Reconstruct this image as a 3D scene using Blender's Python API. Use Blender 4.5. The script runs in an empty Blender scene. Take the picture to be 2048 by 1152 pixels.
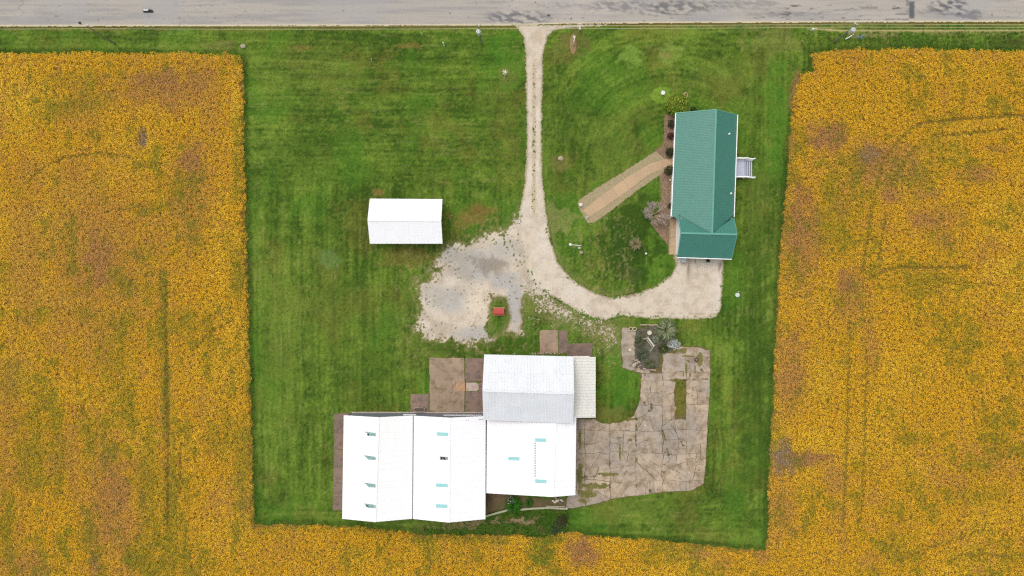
import bpy, math, random
import numpy as np
from mathutils import Vector

# ------------------------------------------------------------------ scene, camera, light
S, H = 0.075, 105.0            # metres per photo pixel on the ground, camera height in metres
scene = bpy.context.scene
COL = scene.collection
cam_d = bpy.data.cameras.new('camera')
cam = bpy.data.objects.new('camera', cam_d); COL.objects.link(cam)
cam.location = (0, 0, H); cam.rotation_euler = (0, 0, 0)
cam_d.sensor_fit = 'HORIZONTAL'; cam_d.sensor_width = 36.0
cam_d.lens = 36.0 * H / (2048 * S)
cam_d.clip_start = 1.0; cam_d.clip_end = 6000.0
scene.camera = cam

SUN_EL, SUN_AZ = math.radians(67), math.radians(-42)   # soft overcast sun, from the upper left of the picture
world = bpy.data.worlds.new('World'); scene.world = world
world.use_nodes = True
wn, wl = world.node_tree.nodes, world.node_tree.links
wn.clear()
sky = wn.new('ShaderNodeTexSky'); sky.sky_type = 'NISHITA'; sky.sun_disc = False
sky.sun_elevation = SUN_EL; sky.sun_rotation = SUN_AZ; sky.dust_density = 4.0; sky.air_density = 1.0
hsv = wn.new('ShaderNodeHueSaturation'); hsv.inputs['Saturation'].default_value = 0.25
bg = wn.new('ShaderNodeBackground'); bg.inputs['Strength'].default_value = 0.15
wo = wn.new('ShaderNodeOutputWorld')
wl.new(sky.outputs[0], hsv.inputs['Color']); wl.new(hsv.outputs[0], bg.inputs[0]); wl.new(bg.outputs[0], wo.inputs[0])
sun_d = bpy.data.lights.new('sun', 'SUN'); sun_d.energy = 0.55; sun_d.angle = math.radians(24); sun_d.color = (1, 0.96, 0.9)
sun = bpy.data.objects.new('sun', sun_d); COL.objects.link(sun)
sd = Vector((math.sin(SUN_AZ) * math.cos(SUN_EL), math.cos(SUN_AZ) * math.cos(SUN_EL), math.sin(SUN_EL)))
sun.rotation_euler = sd.to_track_quat('Z', 'Y').to_euler()
sun.location = sd * 150
scene.view_settings.view_transform = 'Standard'; scene.view_settings.look = 'None'
scene.view_settings.exposure = 0.46; scene.view_settings.gamma = 1.0
scene.view_settings.use_curve_mapping = False
try:
    scene.cycles.use_denoising = False; scene.cycles.filter_width = 1.3
    scene.cycles.max_bounces = 9; scene.cycles.diffuse_bounces = 6; scene.cycles.transmission_bounces = 6
except Exception: pass

rng = np.random.default_rng(7)
random.seed(7)

# ------------------------------------------------------------------ helpers
def P(px, py, h=0.0):
    """world point of height h that the photograph shows at pixel (px, py)"""
    k = (H - h) / H * S
    return Vector(((px - 1024) * k, (576 - py) * k, h))
KEXP = 1.25
def lin1(c): c /= 255.0; return c / 12.92 if c <= 0.04045 else ((c + 0.055) / 1.055) ** 2.4
def C(r, g, b, k=KEXP): return np.array([lin1(r) / k, lin1(g) / k, lin1(b) / k])

def _hash(ix, iy, seed):
    h = (ix.astype(np.int64) * 374761393 + iy.astype(np.int64) * 668265263 + seed * 974634777) & 0xFFFFFFFF
    h = ((h ^ (h >> 13)) * 1274126177) & 0xFFFFFFFF
    h = (h ^ (h >> 16)) & 0xFFFFFF
    return h / float(0xFFFFFF)
def vnoise(x, y, seed=0):
    ix, iy = np.floor(x), np.floor(y); fx, fy = x - ix, y - iy
    fx = fx * fx * (3 - 2 * fx); fy = fy * fy * (3 - 2 * fy)
    a, b = _hash(ix, iy, seed), _hash(ix + 1, iy, seed)
    c, d = _hash(ix, iy + 1, seed), _hash(ix + 1, iy + 1, seed)
    return (a * (1 - fx) + b * fx) * (1 - fy) + (c * (1 - fx) + d * fx) * fy
def fbm(x, y, scale, octv=3, seed=0, sx=1.0, sy=1.0):
    t, w, a, f = 0.0, 0.0, 1.0, 1.0 / scale
    for o in range(octv):
        t = t + a * vnoise(x * f * sx + 17.3 * o, y * f * sy + 9.1 * o, seed + o * 31); w += a; a *= 0.55; f *= 2.03
    return t / w
def sstep(a, b, x):
    t = np.clip((x - a) / (b - a), 0, 1); return t * t * (3 - 2 * t)
def sdf(x, y, poly):
    """signed distance in pixels, positive inside the polygon"""
    p = np.asarray(poly, float); n = len(p)
    d = np.full(np.shape(x), 1e18); ins = np.zeros(np.shape(x), bool)
    for i in range(n):
        ax, ay = p[i]; bx, by = p[(i + 1) % n]
        ex, ey = bx - ax, by - ay; wx, wy = x - ax, y - ay
        t = np.clip((wx * ex + wy * ey) / max(ex * ex + ey * ey, 1e-9), 0, 1)
        d = np.minimum(d, (wx - ex * t) ** 2 + (wy - ey * t) ** 2)
        c = (ay > y) != (by > y)
        if ey != 0: ins ^= c & (x < ax + ex * (y - ay) / ey)
    d = np.sqrt(d)
    return np.where(ins, d, -d)
def dline(x, y, pts):
    p = np.asarray(pts, float); d = np.full(np.shape(x), 1e18)
    for (ax, ay), (bx, by) in zip(p[:-1], p[1:]):
        ex, ey = bx - ax, by - ay; wx, wy = x - ax, y - ay
        t = np.clip((wx * ex + wy * ey) / (ex * ex + ey * ey), 0, 1)
        d = np.minimum(d, (wx - ex * t) ** 2 + (wy - ey * t) ** 2)
    return np.sqrt(d)
def mixc(c, col, w): return c * (1 - w[:, None]) + np.asarray(col)[None, :] * w[:, None]

def mat(name, color, rough=0.8, var=0.15, scale=3.0, bump=0.0, bscale=40.0, metal=0.0, vcol=False, objvar=0.0, spec=0.3):
    m = bpy.data.materials.new(name); m.use_nodes = True
    n, l = m.node_tree.nodes, m.node_tree.links
    b = n['Principled BSDF']; b.inputs['Roughness'].default_value = rough; b.inputs['Metallic'].default_value = metal
    b.inputs['Specular IOR Level'].default_value = spec
    geo = n.new('ShaderNodeNewGeometry')
    tx = n.new('ShaderNodeTexNoise'); tx.inputs['Scale'].default_value = scale; tx.inputs['Detail'].default_value = 6
    tx.inputs['Roughness'].default_value = 0.65
    l.new(geo.outputs['Position'], tx.inputs['Vector'])
    mr = n.new('ShaderNodeMapRange'); mr.inputs[1].default_value = 0.25; mr.inputs[2].default_value = 0.75
    mr.inputs[3].default_value = 1 - var; mr.inputs[4].default_value = 1 + var
    l.new(tx.outputs['Fac'], mr.inputs[0])
    fac = mr.outputs[0]
    if objvar:
        oi = n.new('ShaderNodeObjectInfo'); m2 = n.new('ShaderNodeMapRange')
        m2.inputs[3].default_value = 1 - objvar; m2.inputs[4].default_value = 1 + objvar
        l.new(oi.outputs['Random'], m2.inputs[0])
        mu = n.new('ShaderNodeMath'); mu.operation = 'MULTIPLY'
        l.new(fac, mu.inputs[0]); l.new(m2.outputs[0], mu.inputs[1]); fac = mu.outputs[0]
    vm = n.new('ShaderNodeVectorMath'); vm.operation = 'SCALE'
    if vcol:
        at = n.new('ShaderNodeAttribute'); at.attribute_name = 'Col'; l.new(at.outputs['Color'], vm.inputs[0])
    else:
        vm.inputs[0].default_value = tuple(float(c) for c in color)
    l.new(fac, vm.inputs['Scale'])
    l.new(vm.outputs[0], b.inputs['Base Color'])
    if bump:
        t2 = n.new('ShaderNodeTexNoise'); t2.inputs['Scale'].default_value = bscale; t2.inputs['Detail'].default_value = 4
        l.new(geo.outputs['Position'], t2.inputs['Vector'])
        bp = n.new('ShaderNodeBump'); bp.inputs['Strength'].default_value = bump; bp.inputs['Distance'].default_value = 0.02
        l.new(t2.outputs['Fac'], bp.inputs['Height']); l.new(bp.outputs[0], b.inputs['Normal'])
    return m

def thing(name, label, cat, loc=(0, 0, 0), group=None, kind=None):
    o = bpy.data.objects.new(name, None); COL.objects.link(o); o.location = loc; o.empty_display_size = 0.5
    return tag(o, label, cat, group, kind)
def tag(o, label=None, cat=None, group=None, kind=None):
    if label: o['label'] = label
    if cat: o['category'] = cat
    if group: o['group'] = group
    if kind: o['kind'] = kind
    return o
def origin(o):
    v = Vector((0, 0, 0))
    while o is not None: v += o.location; o = o.parent
    return v
def raw_mesh(name, verts, faces, cols=None, smooth=False):
    """faces: (n,k) int array or a list of lists; verts (n,3)"""
    me = bpy.data.meshes.new(name)
    if isinstance(faces, np.ndarray):
        verts = np.ascontiguousarray(verts, np.float32); nf, k = faces.shape
        me.vertices.add(len(verts)); me.vertices.foreach_set('co', verts.ravel())
        me.loops.add(nf * k); me.loops.foreach_set('vertex_index', np.ascontiguousarray(faces, np.int32).ravel())
        me.polygons.add(nf); me.polygons.foreach_set('loop_start', np.arange(0, nf * k, k, dtype=np.int32))
        me.update(calc_edges=True)
    else:
        me.from_pydata([tuple(v) for v in verts], [], faces); me.update()
    if cols is not None:
        a = me.attributes.new('Col', 'FLOAT_COLOR', 'POINT')
        c4 = np.ones((len(verts), 4), np.float32); c4[:, :3] = cols
        a.data.foreach_set('color', c4.ravel())
    if smooth: me.polygons.foreach_set('use_smooth', np.ones(len(me.polygons), bool))
    return me
def link(name, me, m, parent=None, loc=None):
    o = bpy.data.objects.new(name, me); COL.objects.link(o)
    if m is not None and not me.materials: me.materials.append(m)
    if parent is not None: o.parent = parent
    if loc is not None: o.location = loc
    return o

def beams(name, m, parent, *bs):
    for b in bs: G().beam(*b).build(name, m, parent)

class G:
    """collects primitives in world coordinates; build() makes ONE mesh object"""
    def __init__(s): s.v, s.f = [], []
    def add(s, vs, fs):
        b = len(s.v); s.v += [Vector(v) for v in vs]; s.f += [[i + b for i in f] for f in fs]; return s
    def box(s, c, d, rz=0.0, ry=0.0):
        x, y, z = d[0] / 2, d[1] / 2, d[2] / 2; vs = []
        for sx, sy, sz in ((-1,-1,-1),(1,-1,-1),(1,1,-1),(-1,1,-1),(-1,-1,1),(1,-1,1),(1,1,1),(-1,1,1)):
            px, py, pz = sx * x, sy * y, sz * z
            px, pz = px * math.cos(ry) + pz * math.sin(ry), -px * math.sin(ry) + pz * math.cos(ry)
            vs.append((c[0] + px * math.cos(rz) - py * math.sin(rz), c[1] + px * math.sin(rz) + py * math.cos(rz), c[2] + pz))
        return s.add(vs, [[0,3,2,1],[4,5,6,7],[0,1,5,4],[1,2,6,5],[2,3,7,6],[3,0,4,7]])
    def cyl(s, a, b, r0, r1=None, n=10, cap=True):
        r1 = r0 if r1 is None else r1; a, b = Vector(a), Vector(b); ax = (b - a).normalized()
        u = ax.orthogonal().normalized(); w = ax.cross(u)
        vs = [a + (u * math.cos(2*math.pi*i/n) + w * math.sin(2*math.pi*i/n)) * r0 for i in range(n)]
        vs += [b + (u * math.cos(2*math.pi*i/n) + w * math.sin(2*math.pi*i/n)) * r1 for i in range(n)]
        fs = [[i, (i+1) % n, n + (i+1) % n, n + i] for i in range(n)]
        if cap: fs += [list(range(n))[::-1], list(range(n, 2*n))]
        return s.add(vs, fs)
    def beam(s, a, b, w, t):
        """rectangular bar from a to b, width w (level), thickness t"""
        a, b = Vector(a), Vector(b); ax = (b - a).normalized()
        u = ax.cross(Vector((0, 0, 1)))
        u = u.normalized() if u.length > 1e-4 else Vector((1, 0, 0))
        n = u.cross(ax).normalized(); vs = []
        for p in (a, b):
            for su, sn in ((-1,-1),(1,-1),(1,1),(-1,1)): vs.append(p + u * (su*w/2) + n * (sn*t/2))
        return s.add(vs, [[0,1,2,3],[7,6,5,4],[0,4,5,1],[1,5,6,2],[2,6,7,3],[3,7,4,0]])
    def tube(s, pts, r, n=6):
        for a, b in zip(pts[:-1], pts[1:]): s.cyl(a, b, r, r, n)
        return s
    def blob(s, c, r, nu=10, nv=7, jit=0.0, zmin=-1.0):
        c = Vector(c); r = r if hasattr(r, '__len__') else (r, r, r); vs = []
        for j in range(nv + 1):
            th = math.pi * j / nv
            for i in range(nu):
                ph = 2 * math.pi * i / nu; k = 1 + random.uniform(-jit, jit)
                z = max(zmin, math.cos(th))
                vs.append(c + Vector((r[0]*math.sin(th)*math.cos(ph)*k, r[1]*math.sin(th)*math.sin(ph)*k, r[2]*z*k)))
        fs = [[j*nu+i, (j+1)*nu+i, (j+1)*nu+(i+1) % nu, j*nu+(i+1) % nu] for j in range(nv) for i in range(nu)]
        return s.add(vs, fs)
    def torus(s, c, R, r, n=16, m=6, sy=1.0):
        c = Vector(c); vs = []
        for i in range(n):
            a = 2*math.pi*i/n
            for j in range(m):
                b = 2*math.pi*j/m; q = R + r*math.cos(b)
                vs.append(c + Vector((q*math.cos(a), q*math.sin(a)*sy, r*math.sin(b))))
        return s.add(vs, [[i*m+j, ((i+1) % n)*m+j, ((i+1) % n)*m+(j+1) % m, i*m+(j+1) % m] for i in range(n) for j in range(m)])
    def prism(s, poly, z0, z1):
        """poly: world xy points, any winding"""
        a = sum(p[0]*q[1]-q[0]*p[1] for p, q in zip(poly, list(poly[1:])+[poly[0]]))
        if a < 0: poly = list(poly)[::-1]
        n = len(poly)
        return s.add([(p[0], p[1], z0) for p in poly] + [(p[0], p[1], z1) for p in poly],
                     [list(range(n))[::-1], list(range(n, 2*n))] + [[i, (i+1) % n, n+(i+1) % n, n+i] for i in range(n)])
    def build(s, name, m, parent=None, loc=None, smooth=False):
        """loc: object origin in world space (top-level things); children are stored relative to their parent"""
        o0 = Vector(loc) if loc is not None else (origin(parent) if parent is not None else Vector((0, 0, 0)))
        me = raw_mesh(name, [v - o0 for v in s.v], s.f, smooth=smooth)
        return link(name, me, m, parent, o0 if (loc is not None and parent is None) else None)

def xy(px, py): v = P(px, py); return (v.x, v.y)
def toworld(px, py, z):
    return np.stack([(px - 1024) * S, (576 - py) * S, np.broadcast_to(z, px.shape)], 1)
def grid_sheet(name, px, py, keep, z, colf, m, kind='structure'):
    """sheet of square cells; keep(x,y) picks cells at their centres, colf(x,y) gives the colour of each vertex, both in photo pixels"""
    nx, ny = len(px), len(py)
    cx, cy = np.meshgrid((px[:-1] + px[1:]) / 2, (py[:-1] + py[1:]) / 2)
    k = keep(cx.ravel(), cy.ravel())
    ii, jj = np.meshgrid(np.arange(nx - 1), np.arange(ny - 1))
    ii, jj = ii.ravel()[k], jj.ravel()[k]
    q = np.stack([(jj + 1) * nx + ii, (jj + 1) * nx + ii + 1, jj * nx + ii + 1, jj * nx + ii], 1)
    used, inv = np.unique(q, return_inverse=True); q = inv.reshape(q.shape)
    X = px[used % nx]; Y = py[used // nx]
    me = raw_mesh(name, toworld(X, Y, z(X, Y) if callable(z) else z), q, colf(X, Y))
    return tag(link(name, me, m), kind=kind)

# ------------------------------------------------------------------ layout, in photo pixels
FIELD = [(-300,104),(0,104),(250,103),(470,107),(486,112),(491,130),(493,300),(497,500),(500,620),(505,800),(510,950),(513,1045),
         (600,1046),(690,1047),(760,1054),(850,1064),(960,1066),(1040,1064),(1085,1072),(1120,1060),(1140,1060),(1200,1070),(1310,1075),
         (1400,1085),(1470,1093),(1529,1097),(1534,950),(1540,840),(1546,700),(1553,560),(1562,450),(1575,290),(1584,180),(1597,146),
         (1622,138),(1618,102),(1740,96),(1900,98),(2048,100),(2400,101),(2400,1300),(-300,1300)]
LANE = [(1028,50),(1047,74),(1051,110),(1054,240),(1053,330),(1049,370),(1043,400),(1036,440),(1045,500),(1062,560),(1100,590),(1135,610),
        (1165,628),(1190,638),(1215,640),(1240,631),(1300,637),(1400,639),(1432,634),(1440,620),(1445,590),(1446,550),(1449,522),(1455,512),
        (1345,508),(1352,530),(1340,552),(1310,572),(1270,588),(1217,595),(1178,580),(1142,556),(1116,525),(1100,480),(1094,430),(1087,380),
        (1083,330),(1083,240),(1086,110),(1094,74),(1105,62),(1140,55),(1200,52),(1215,49)]
PARK = [(1045,430),(1010,458),(960,476),(925,486),(897,490),(882,510),(868,546),(838,562),(823,577),(838,590),(846,604),(834,630),(829,655),
        (852,672),(900,686),(945,692),(985,676),(1012,662),(1038,660),(1044,604),(1052,580),(1090,592),(1080,540),(1060,480)]
LANE2 = [(1000,548),(1018,541),(1032,548),(1040,570),(1045,600),(1041,622),(1046,640),(1040,662),(1012,664),(1018,648),(1022,636),(1018,615),(1012,594),(992,592),(985,575)]
PARKHOLE = [(983,594),(1012,592),(1018,615),(1022,640),(1014,655),(1000,672),(975,676),(981,650),(979,620)]
SPECK = [(1040,560),(1095,590),(1150,622),(1215,640),(1240,660),(1238,690),(1215,690),(1180,668),(1120,640),(1075,618),(1045,600)]
YARD = [(1243,656),(1243,700),(1246,736),(1282,746),(1281,800),(1268,832),(1243,845),(1205,847),(1186,838),(1152,838),(1150,960),(1133,1000),
        (1134,1017),(1165,1012),(1232,997),(1300,986),(1388,979),(1407,968),(1412,900),(1416,830),(1419,760),(1421,702),(1400,694),(1362,692),
        (1352,678),(1340,652)]
BED = [(1272,660),(1310,650),(1340,652),(1352,680),(1345,700),(1320,704),(1318,736),(1282,740),(1270,715),(1268,680)]
GSTRIP = [(1352,762),(1371,762),(1369,828),(1351,828)]

def soil_mask(x, y):
    w = fbm(x, y, 6, 3, 5) - 0.5
    return sdf(x, y, FIELD) + w * 7 + (fbm(x, y, 28, 2, 6) - .5) * 6

def gravel_field(x, y):
    n1 = fbm(x, y, 7, 4, 61) - .5; n2 = fbm(x, y, 2.4, 3, 62) - .5; n3 = fbm(x, y, 24, 3, 63) - .5
    a = sdf(x, y, LANE) + n1 * 5 + n2 * 4
    # the ragged side of the lane towards the turning area
    b = sdf(x, y, PARK) + n3 * 22 + n1 * 20 + n2 * 18 + 2
    hole = sdf(x, y, PARKHOLE) + n1 * 6 + n2 * 5
    b = np.minimum(b, -hole)
    s = np.minimum(sdf(x, y, SPECK) * .45, 7) - 4.5 + n3 * 14 + n2 * 26
    cl = fbm(x, y, 20, 3, 65); b = b - sstep(.56, .72, cl) * sstep(30, 6, b) * (12 + 34 * n2)
    strip = np.abs(x - np.interp(y, [100, 250, 420], [1069, 1068.5, 1066])) < 3.2
    fl = strip & (y > 115) & (y < 425) & (n2 + n1 * .6 > .15)
    b = np.maximum(b, sdf(x, y, LANE2) + n1 * 5 + n2 * 4)
    m = np.maximum(np.maximum(a, b), s)
    edge = sstep(26, 2, np.maximum(sdf(x, y, PARK), -40)) * sstep(12, 4, sdf(x, y, LANE)) * (sdf(x, y, LANE2) < 0)
    edge = np.maximum(edge, sstep(16, 6, np.abs(dline(x, y, [(1010, 470), (1035, 510), (1060, 560), (1120, 612)]))))
    sc = (fbm(x, y, 4.0, 3, 66) > .78 - .12 * edge) & (a < 7) & (y > 430); m = np.where(sc, -1, m)
    return np.where(fl, -1, m)

# colours (albedo)
G_DARK, G_MID, G_LIGHT, G_YEL = C(60,84,26), C(86,111,36), C(114,135,50), C(128,140,58)
G_VIV, G_BROWN, STRAW = C(80,126,36), C(112,98,46), C(160,150,95)
LAWN_BLOBS = [  # x, y, rx, ry, colour, strength
    (945,428,40,20,C(140,108,60),.55),(920,450,20,14,C(140,108,60),.4),(820,512,60,22,C(118,100,50),.55),(880,570,40,30,C(120,110,55),.4),(757,384,14,8,C(150,120,70),.6),
    (1010,150,20,16,C(130,105,65),.8),(1150,84,30,24,C(118,105,58),.6),(1265,110,26,24,C(122,150,62),.85),(1340,110,26,23,C(126,146,62),.8),
    (1325,187,19,17,C(125,158,55),.85),(660,520,25,23,C(105,130,70),.65),(1262,545,22,20,C(125,118,70),.7),(1130,100,26,22,C(120,118,60),.5),
    (1010,130,36,60,G_VIV,.55),(1245,770,38,70,G_VIV,.6),(1020,660,50,40,G_VIV,.4),(1140,470,40,60,G_VIV,.4),(1258,480,62,95,C(52,78,24),.9),
    (1290,420,40,40,G_DARK,.6),(1512,720,32,330,G_DARK,.6),(1515,400,30,60,G_YEL,.25),(1552,230,22,120,G_VIV,.6),(1465,560,28,70,G_VIV,.35),
    (1545,80,50,30,C(128,128,66),.5),(840,700,60,40,G_YEL,.3),(930,692,90,20,G_DARK,.55),(1060,690,60,22,G_DARK,.4),(560,760,50,170,G_LIGHT,.25),  # dark blobs here: soft shade north of the old barn, painted into the grass
    (700,640,120,90,G_LIGHT,.2),(640,140,120,60,G_YEL,.25),(1225,300,60,70,G_YEL,.3),(1160,250,60,70,G_DARK,.25),(820,92,26,8,C(140,110,62),.5),
    (610,96,22,8,C(135,110,62),.45),(440,92,30,10,C(120,112,60),.5),(1270,1020,120,34,G_YEL,.22),(1120,440,30,30,STRAW,.4),(1330,110,10,5,C(150,130,80),.5),
    (1122,325,18,14,C(120,110,62),.6),(570,620,45,120,G_YEL,.22),(730,760,70,60,G_DARK,.35),(600,300,80,40,G_DARK,.3),(1450,150,60,40,G_YEL,.3),
    (1225,830,40,16,C(118,112,58),.5),(1300,940,60,20,G_LIGHT,.2),(1740,70,60,6,STRAW,.55),(1930,66,120,5,STRAW,.3),(2020,86,30,12,C(70,60,34),.6),
    (1060,1042,40,10,C(140,118,90),.85),(1000,1044,80,9,C(146,124,96),.85),(930,1052,60,8,C(146,124,92),.7),(900,1058,100,12,C(96,90,50),.5)]
def lawn_col(x, y):
    big = fbm(x, y, 90, 4, 11); med = fbm(x, y, 22, 4, 12); fine = fbm(x, y, 5, 3, 13); grit = fbm(x, y, 2.2, 2, 21)
    hs = fbm(x, y, 9, 3, 14, sx=0.07); vs = fbm(x, y, 9, 3, 15, sy=0.07)
    rr = np.hypot(x - 1340, y - 330); arc = fbm(rr * 1.0, np.arctan2(y - 330, x - 1340) * 40, 9, 3, 16, sy=.2)
    wh = sstep(420, 300, y) * sstep(1060, 1000, x) + sstep(990, 1030, y); wv = sstep(300, 440, y) * sstep(1000, 980, y)
    wa = sstep(1080, 1130, x) * sstep(420, 300, y) * sstep(1500, 1400, x)
    wh = wh * (1 - wa); wv = np.clip(wv + sstep(1480, 1530, x), 0, 1) * (1 - wa)
    wh = np.where(y < 100, 1.0, wh)
    st = (hs - .5) * wh + (vs - .5) * wv + (arc - .5) * wa
    ph = 2.5 * (fbm(x, y, 60, 2, 17) - .5)
    st = st + .10 * (wh * np.sin(y * .62 + ph * 3) + wv * np.sin(x * .62 + ph * 3) + wa * np.sin(rr * .55 + ph))
    t = 0.48 + (big - .5) * .8 + (med - .5) * .7 + st * .8 + (fine - .5) * .7 + (grit - .5) * .6
    c = np.zeros((len(x), 3)) + G_DARK
    c = mixc(c, G_MID, sstep(.1, .5, t)); c = mixc(c, G_LIGHT, sstep(.5, .95, t))
    br = fbm(x, y, 60, 4, 18); c = mixc(c, G_BROWN, sstep(.54, .78, br + (fine - .5) * .35) * .32)
    vv = fbm(x, y, 70, 3, 19); c = mixc(c, G_VIV, sstep(.52, .74, vv) * .35)
    for bx, by, rx, ry, col, k in LAWN_BLOBS:
        s = np.where((np.abs(x - bx) < rx * 1.9) & (np.abs(y - by) < ry * 1.9))[0]
        if len(s) == 0: continue
        xs, ys = x[s], y[s]
        d = np.hypot((xs - bx) / rx, (ys - by) / ry) + (fbm(xs, ys, 14, 4, 23) - .5) * 2.0
        w = sstep(1.15, .7, d) * k * (.7 + .6 * (fbm(xs, ys, 4, 2, 24) - .2))
        c[s] = mixc(c[s], col, np.clip(w, 0, 1))
    q = np.where((x > 790) & (x < 1270) & (y > 400) & (y < 740))[0]
    if len(q):
        gm = gravel_field(x[q], y[q]); out = sstep(16, 0, -gm) * (sdf(x[q], y[q], LANE) < -3)
        c[q] = mixc(c[q], C(142,132,86), np.clip(out * (.25 + .9 * (fbm(x[q], y[q], 5, 3, 39) - .25)), 0, .75))
    # straw coloured clippings left in lines by the mower, white clover heads
    hl = (fbm(x, y, 1.2, 2, 31, sx=.05) > .74) & (fbm(x, y, 60, 2, 33) > .45)
    vl = (fbm(x, y, 1.2, 2, 32, sy=.05) > .74) & (fbm(x, y, 60, 2, 34) > .45)
    wl_ = np.where(wh > wv, hl, vl).astype(float); c = mixc(c, STRAW, wl_ * .2)
    # bare edge beside the crop, dry verge of the road and ditch
    e = -sdf(x, y, FIELD)
    rb = sstep(9, 2, e) * sstep(1560, 1585, x) * sstep(1606, 1596, x) * sstep(240, 200, y) * sstep(84, 96, y); c = mixc(c, C(140,108,66), rb * .8)
    c = mixc(c, C(46,74,22), sstep(10, 1, e) * (1 - rb) * .5)
    ye = road_edge(x)
    c = mixc(c, C(104,88,44), sstep(6, 2, y - ye) * .85)
    c = mixc(c, C(132,120,62), sstep(12, 7, y - ye) * sstep(3, 6, y - ye) * .5 * (fbm(x, y, 30, 3, 37, sy=4) > .42))
    dy = np.where(x < 1680, 57 + (x - 1615) * .06, 61.5); dit = sstep(2.6, .8, np.abs(y - dy) + (fbm(x, y, 6, 3, 38) - .5) * 2.5) * sstep(1610, 1625, x)
    c = mixc(c, C(190,170,120), dit * .85)
    return c * (0.9 + 0.2 * rng.random(len(x)))[:, None]
def road_edge(x):
    return np.interp(x, [-200, 0, 512, 980, 1040, 1120, 1280, 1536, 2048, 2300], [53.5, 53, 52, 50.5, 50.5, 48, 46.5, 45.5, 43.5, 43])

# ------------------------------------------------------------------ ground sheets
M_GRASS = mat('mown_grass', (1, 1, 1), .95, .22, 9.0, .5, 30, vcol=True, spec=.1)
M_SOIL = mat('field_soil', C(142,114,50), .95, .4, 2.0, .5, 20, spec=.1)
M_FAR = mat('far_cropland', C(170,128,48), .95, .3, .06, .0, spec=.1)
M_GRAVEL = mat('limestone_gravel', (1, 1, 1), .95, .13, 6.0, .5, 35, vcol=True, spec=.1)
M_ROAD = mat('worn_asphalt', (1, 1, 1), .9, .07, 3.0, .25, 50, vcol=True, spec=.2)

g = G(); g.add([(-3000,-3000,-.03),(3000,-3000,-.03),(3000,3000,-.03),(-3000,3000,-.03)], [[0,1,2,3]])
tag(g.build('ground', M_FAR), kind='structure')
px = np.arange(-180, 2230, 6.0); py = np.arange(90, 1240, 6.0)
grid_sheet('field_soil', px, py, lambda x, y: soil_mask(x, y) > -3, -.012, lambda x, y: np.ones((len(x), 3)), M_SOIL)
px = np.arange(-180, 2230, 2.5); py = np.arange(36, 1112, 2.5)
grid_sheet('lawn', px, py, lambda x, y: (soil_mask(x, y) < 4) & (y > road_edge(x) - 6) & (y < 1106), 0.0, lawn_col, M_GRASS)
px = np.arange(-180, 2230, 6.0); py = np.arange(-140, -50, 6.0)
grid_sheet('far_verge', px, py, lambda x, y: x > -1e9, 0.0, lambda x, y: mixc(np.zeros((len(x), 3)) + G_MID, G_YEL, fbm(x, y, 30, 3, 9)), M_GRASS)

TAR = [(1818,1829,3,37,C(82,88,92),.9),(1812,1818,-6,12,C(100,100,98),.7),(1785,1804,15,18,C(50,50,50),.9),(1790,1817,26,30,C(90,92,94),.6),(1770,1818,37,40,C(95,95,96),.6),
       (1720,1755,13,18,C(120,112,100),.6)]
def road_col(x, y):
    s1 = fbm(x, y, 5, 4, 41, sx=.05); s2 = fbm(x, y, 60, 3, 42, sx=.4); f = fbm(x, y, 2.5, 3, 43)
    c = np.zeros((len(x), 3)) + C(172,165,154)
    c = mixc(c, C(154,149,145), sstep(.4, .72, s1) * .9); c = mixc(c, C(186,177,166), sstep(.5, .75, s2) * .5)
    c = mixc(c, C(163,160,158), sstep(.5, .7, fbm(x, y, 80, 3, 47)) * .5)
    spot = sstep(.74, .80, fbm(x, y, 4, 3, 44, sx=.5)) * sstep(.48, .62, fbm(x, y, 120, 2, 45)); c = mixc(c, C(110,106,104), spot * .6)
    diag = fbm(x + y * 2.2, y - x * .45, 4, 3, 46, sx=.22)
    for bx, by, rx, ry, k in ((1045,36,80,18,.8),(1240,12,90,14,.55),(1360,14,80,16,.75),(1320,26,90,8,.5),(1500,10,90,14,.35),(1560,30,110,8,.3),(1900,14,52,20,1.0),(1940,30,40,12,.6),(1830,22,40,14,.25),(1110,10,60,8,.35)):
        w = sstep(1.1, .45, np.hypot((x - bx) / rx, (y - by) / ry) + (fbm(x, y, 16, 3, 48) - .5) * .5) * k * sstep(.34, .62, diag)
        c = mixc(c, C(90,90,96), np.clip(w * .95, 0, .85))
    dash = sstep(.66, .74, fbm(x, y, 2.6, 3, 49, sx=.16)) * sstep(1440, 1560, x) * sstep(1800, 1700, x) * sstep(.4, .6, fbm(x, y, 12, 2, 50, sx=.05)); c = mixc(c, C(88,84,84), dash * .8)
    for x0, x1, y0, y1, col, k in TAR:
        w = sstep(-1, 1.5, np.minimum(np.minimum(x - x0, x1 - x), np.minimum(y - y0, y1 - y)) + (f - .5) * 3) * k; c = mixc(c, col, w)
    for bx, by, r in ((1097,31,3.4),(1142,38,2.4),(1070,5,1.6),(900,26,1.5),(687,21,1.4)):
        c = mixc(c, C(70,70,70), sstep(r, r * .6, np.hypot(x - bx, y - by)))
    cr = np.abs(x - 42 - 5 * np.sin(y * .3)) + (f - .5) * 3; c = mixc(c, C(130,126,120), sstep(1.6, .5, cr) * sstep(40, 25, y) * .7)
    e = road_edge(x) - y
    c = mixc(c, C(206,192,160), sstep(4.5, 1.5, e + (f - .5) * 2) * .9)
    c = mixc(c, C(140,134,126), sstep(1.6, 0, np.abs(y + 4)) * .3)
    return c
px = np.arange(-180, 2230, 2.4); py = np.arange(-44, 60, 1.2)
grid_sheet('road', px, py, lambda x, y: y < road_edge(x) + (fbm(x, y, 5, 3, 51) - .5) * 3.0, .02, road_col, M_ROAD)

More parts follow.
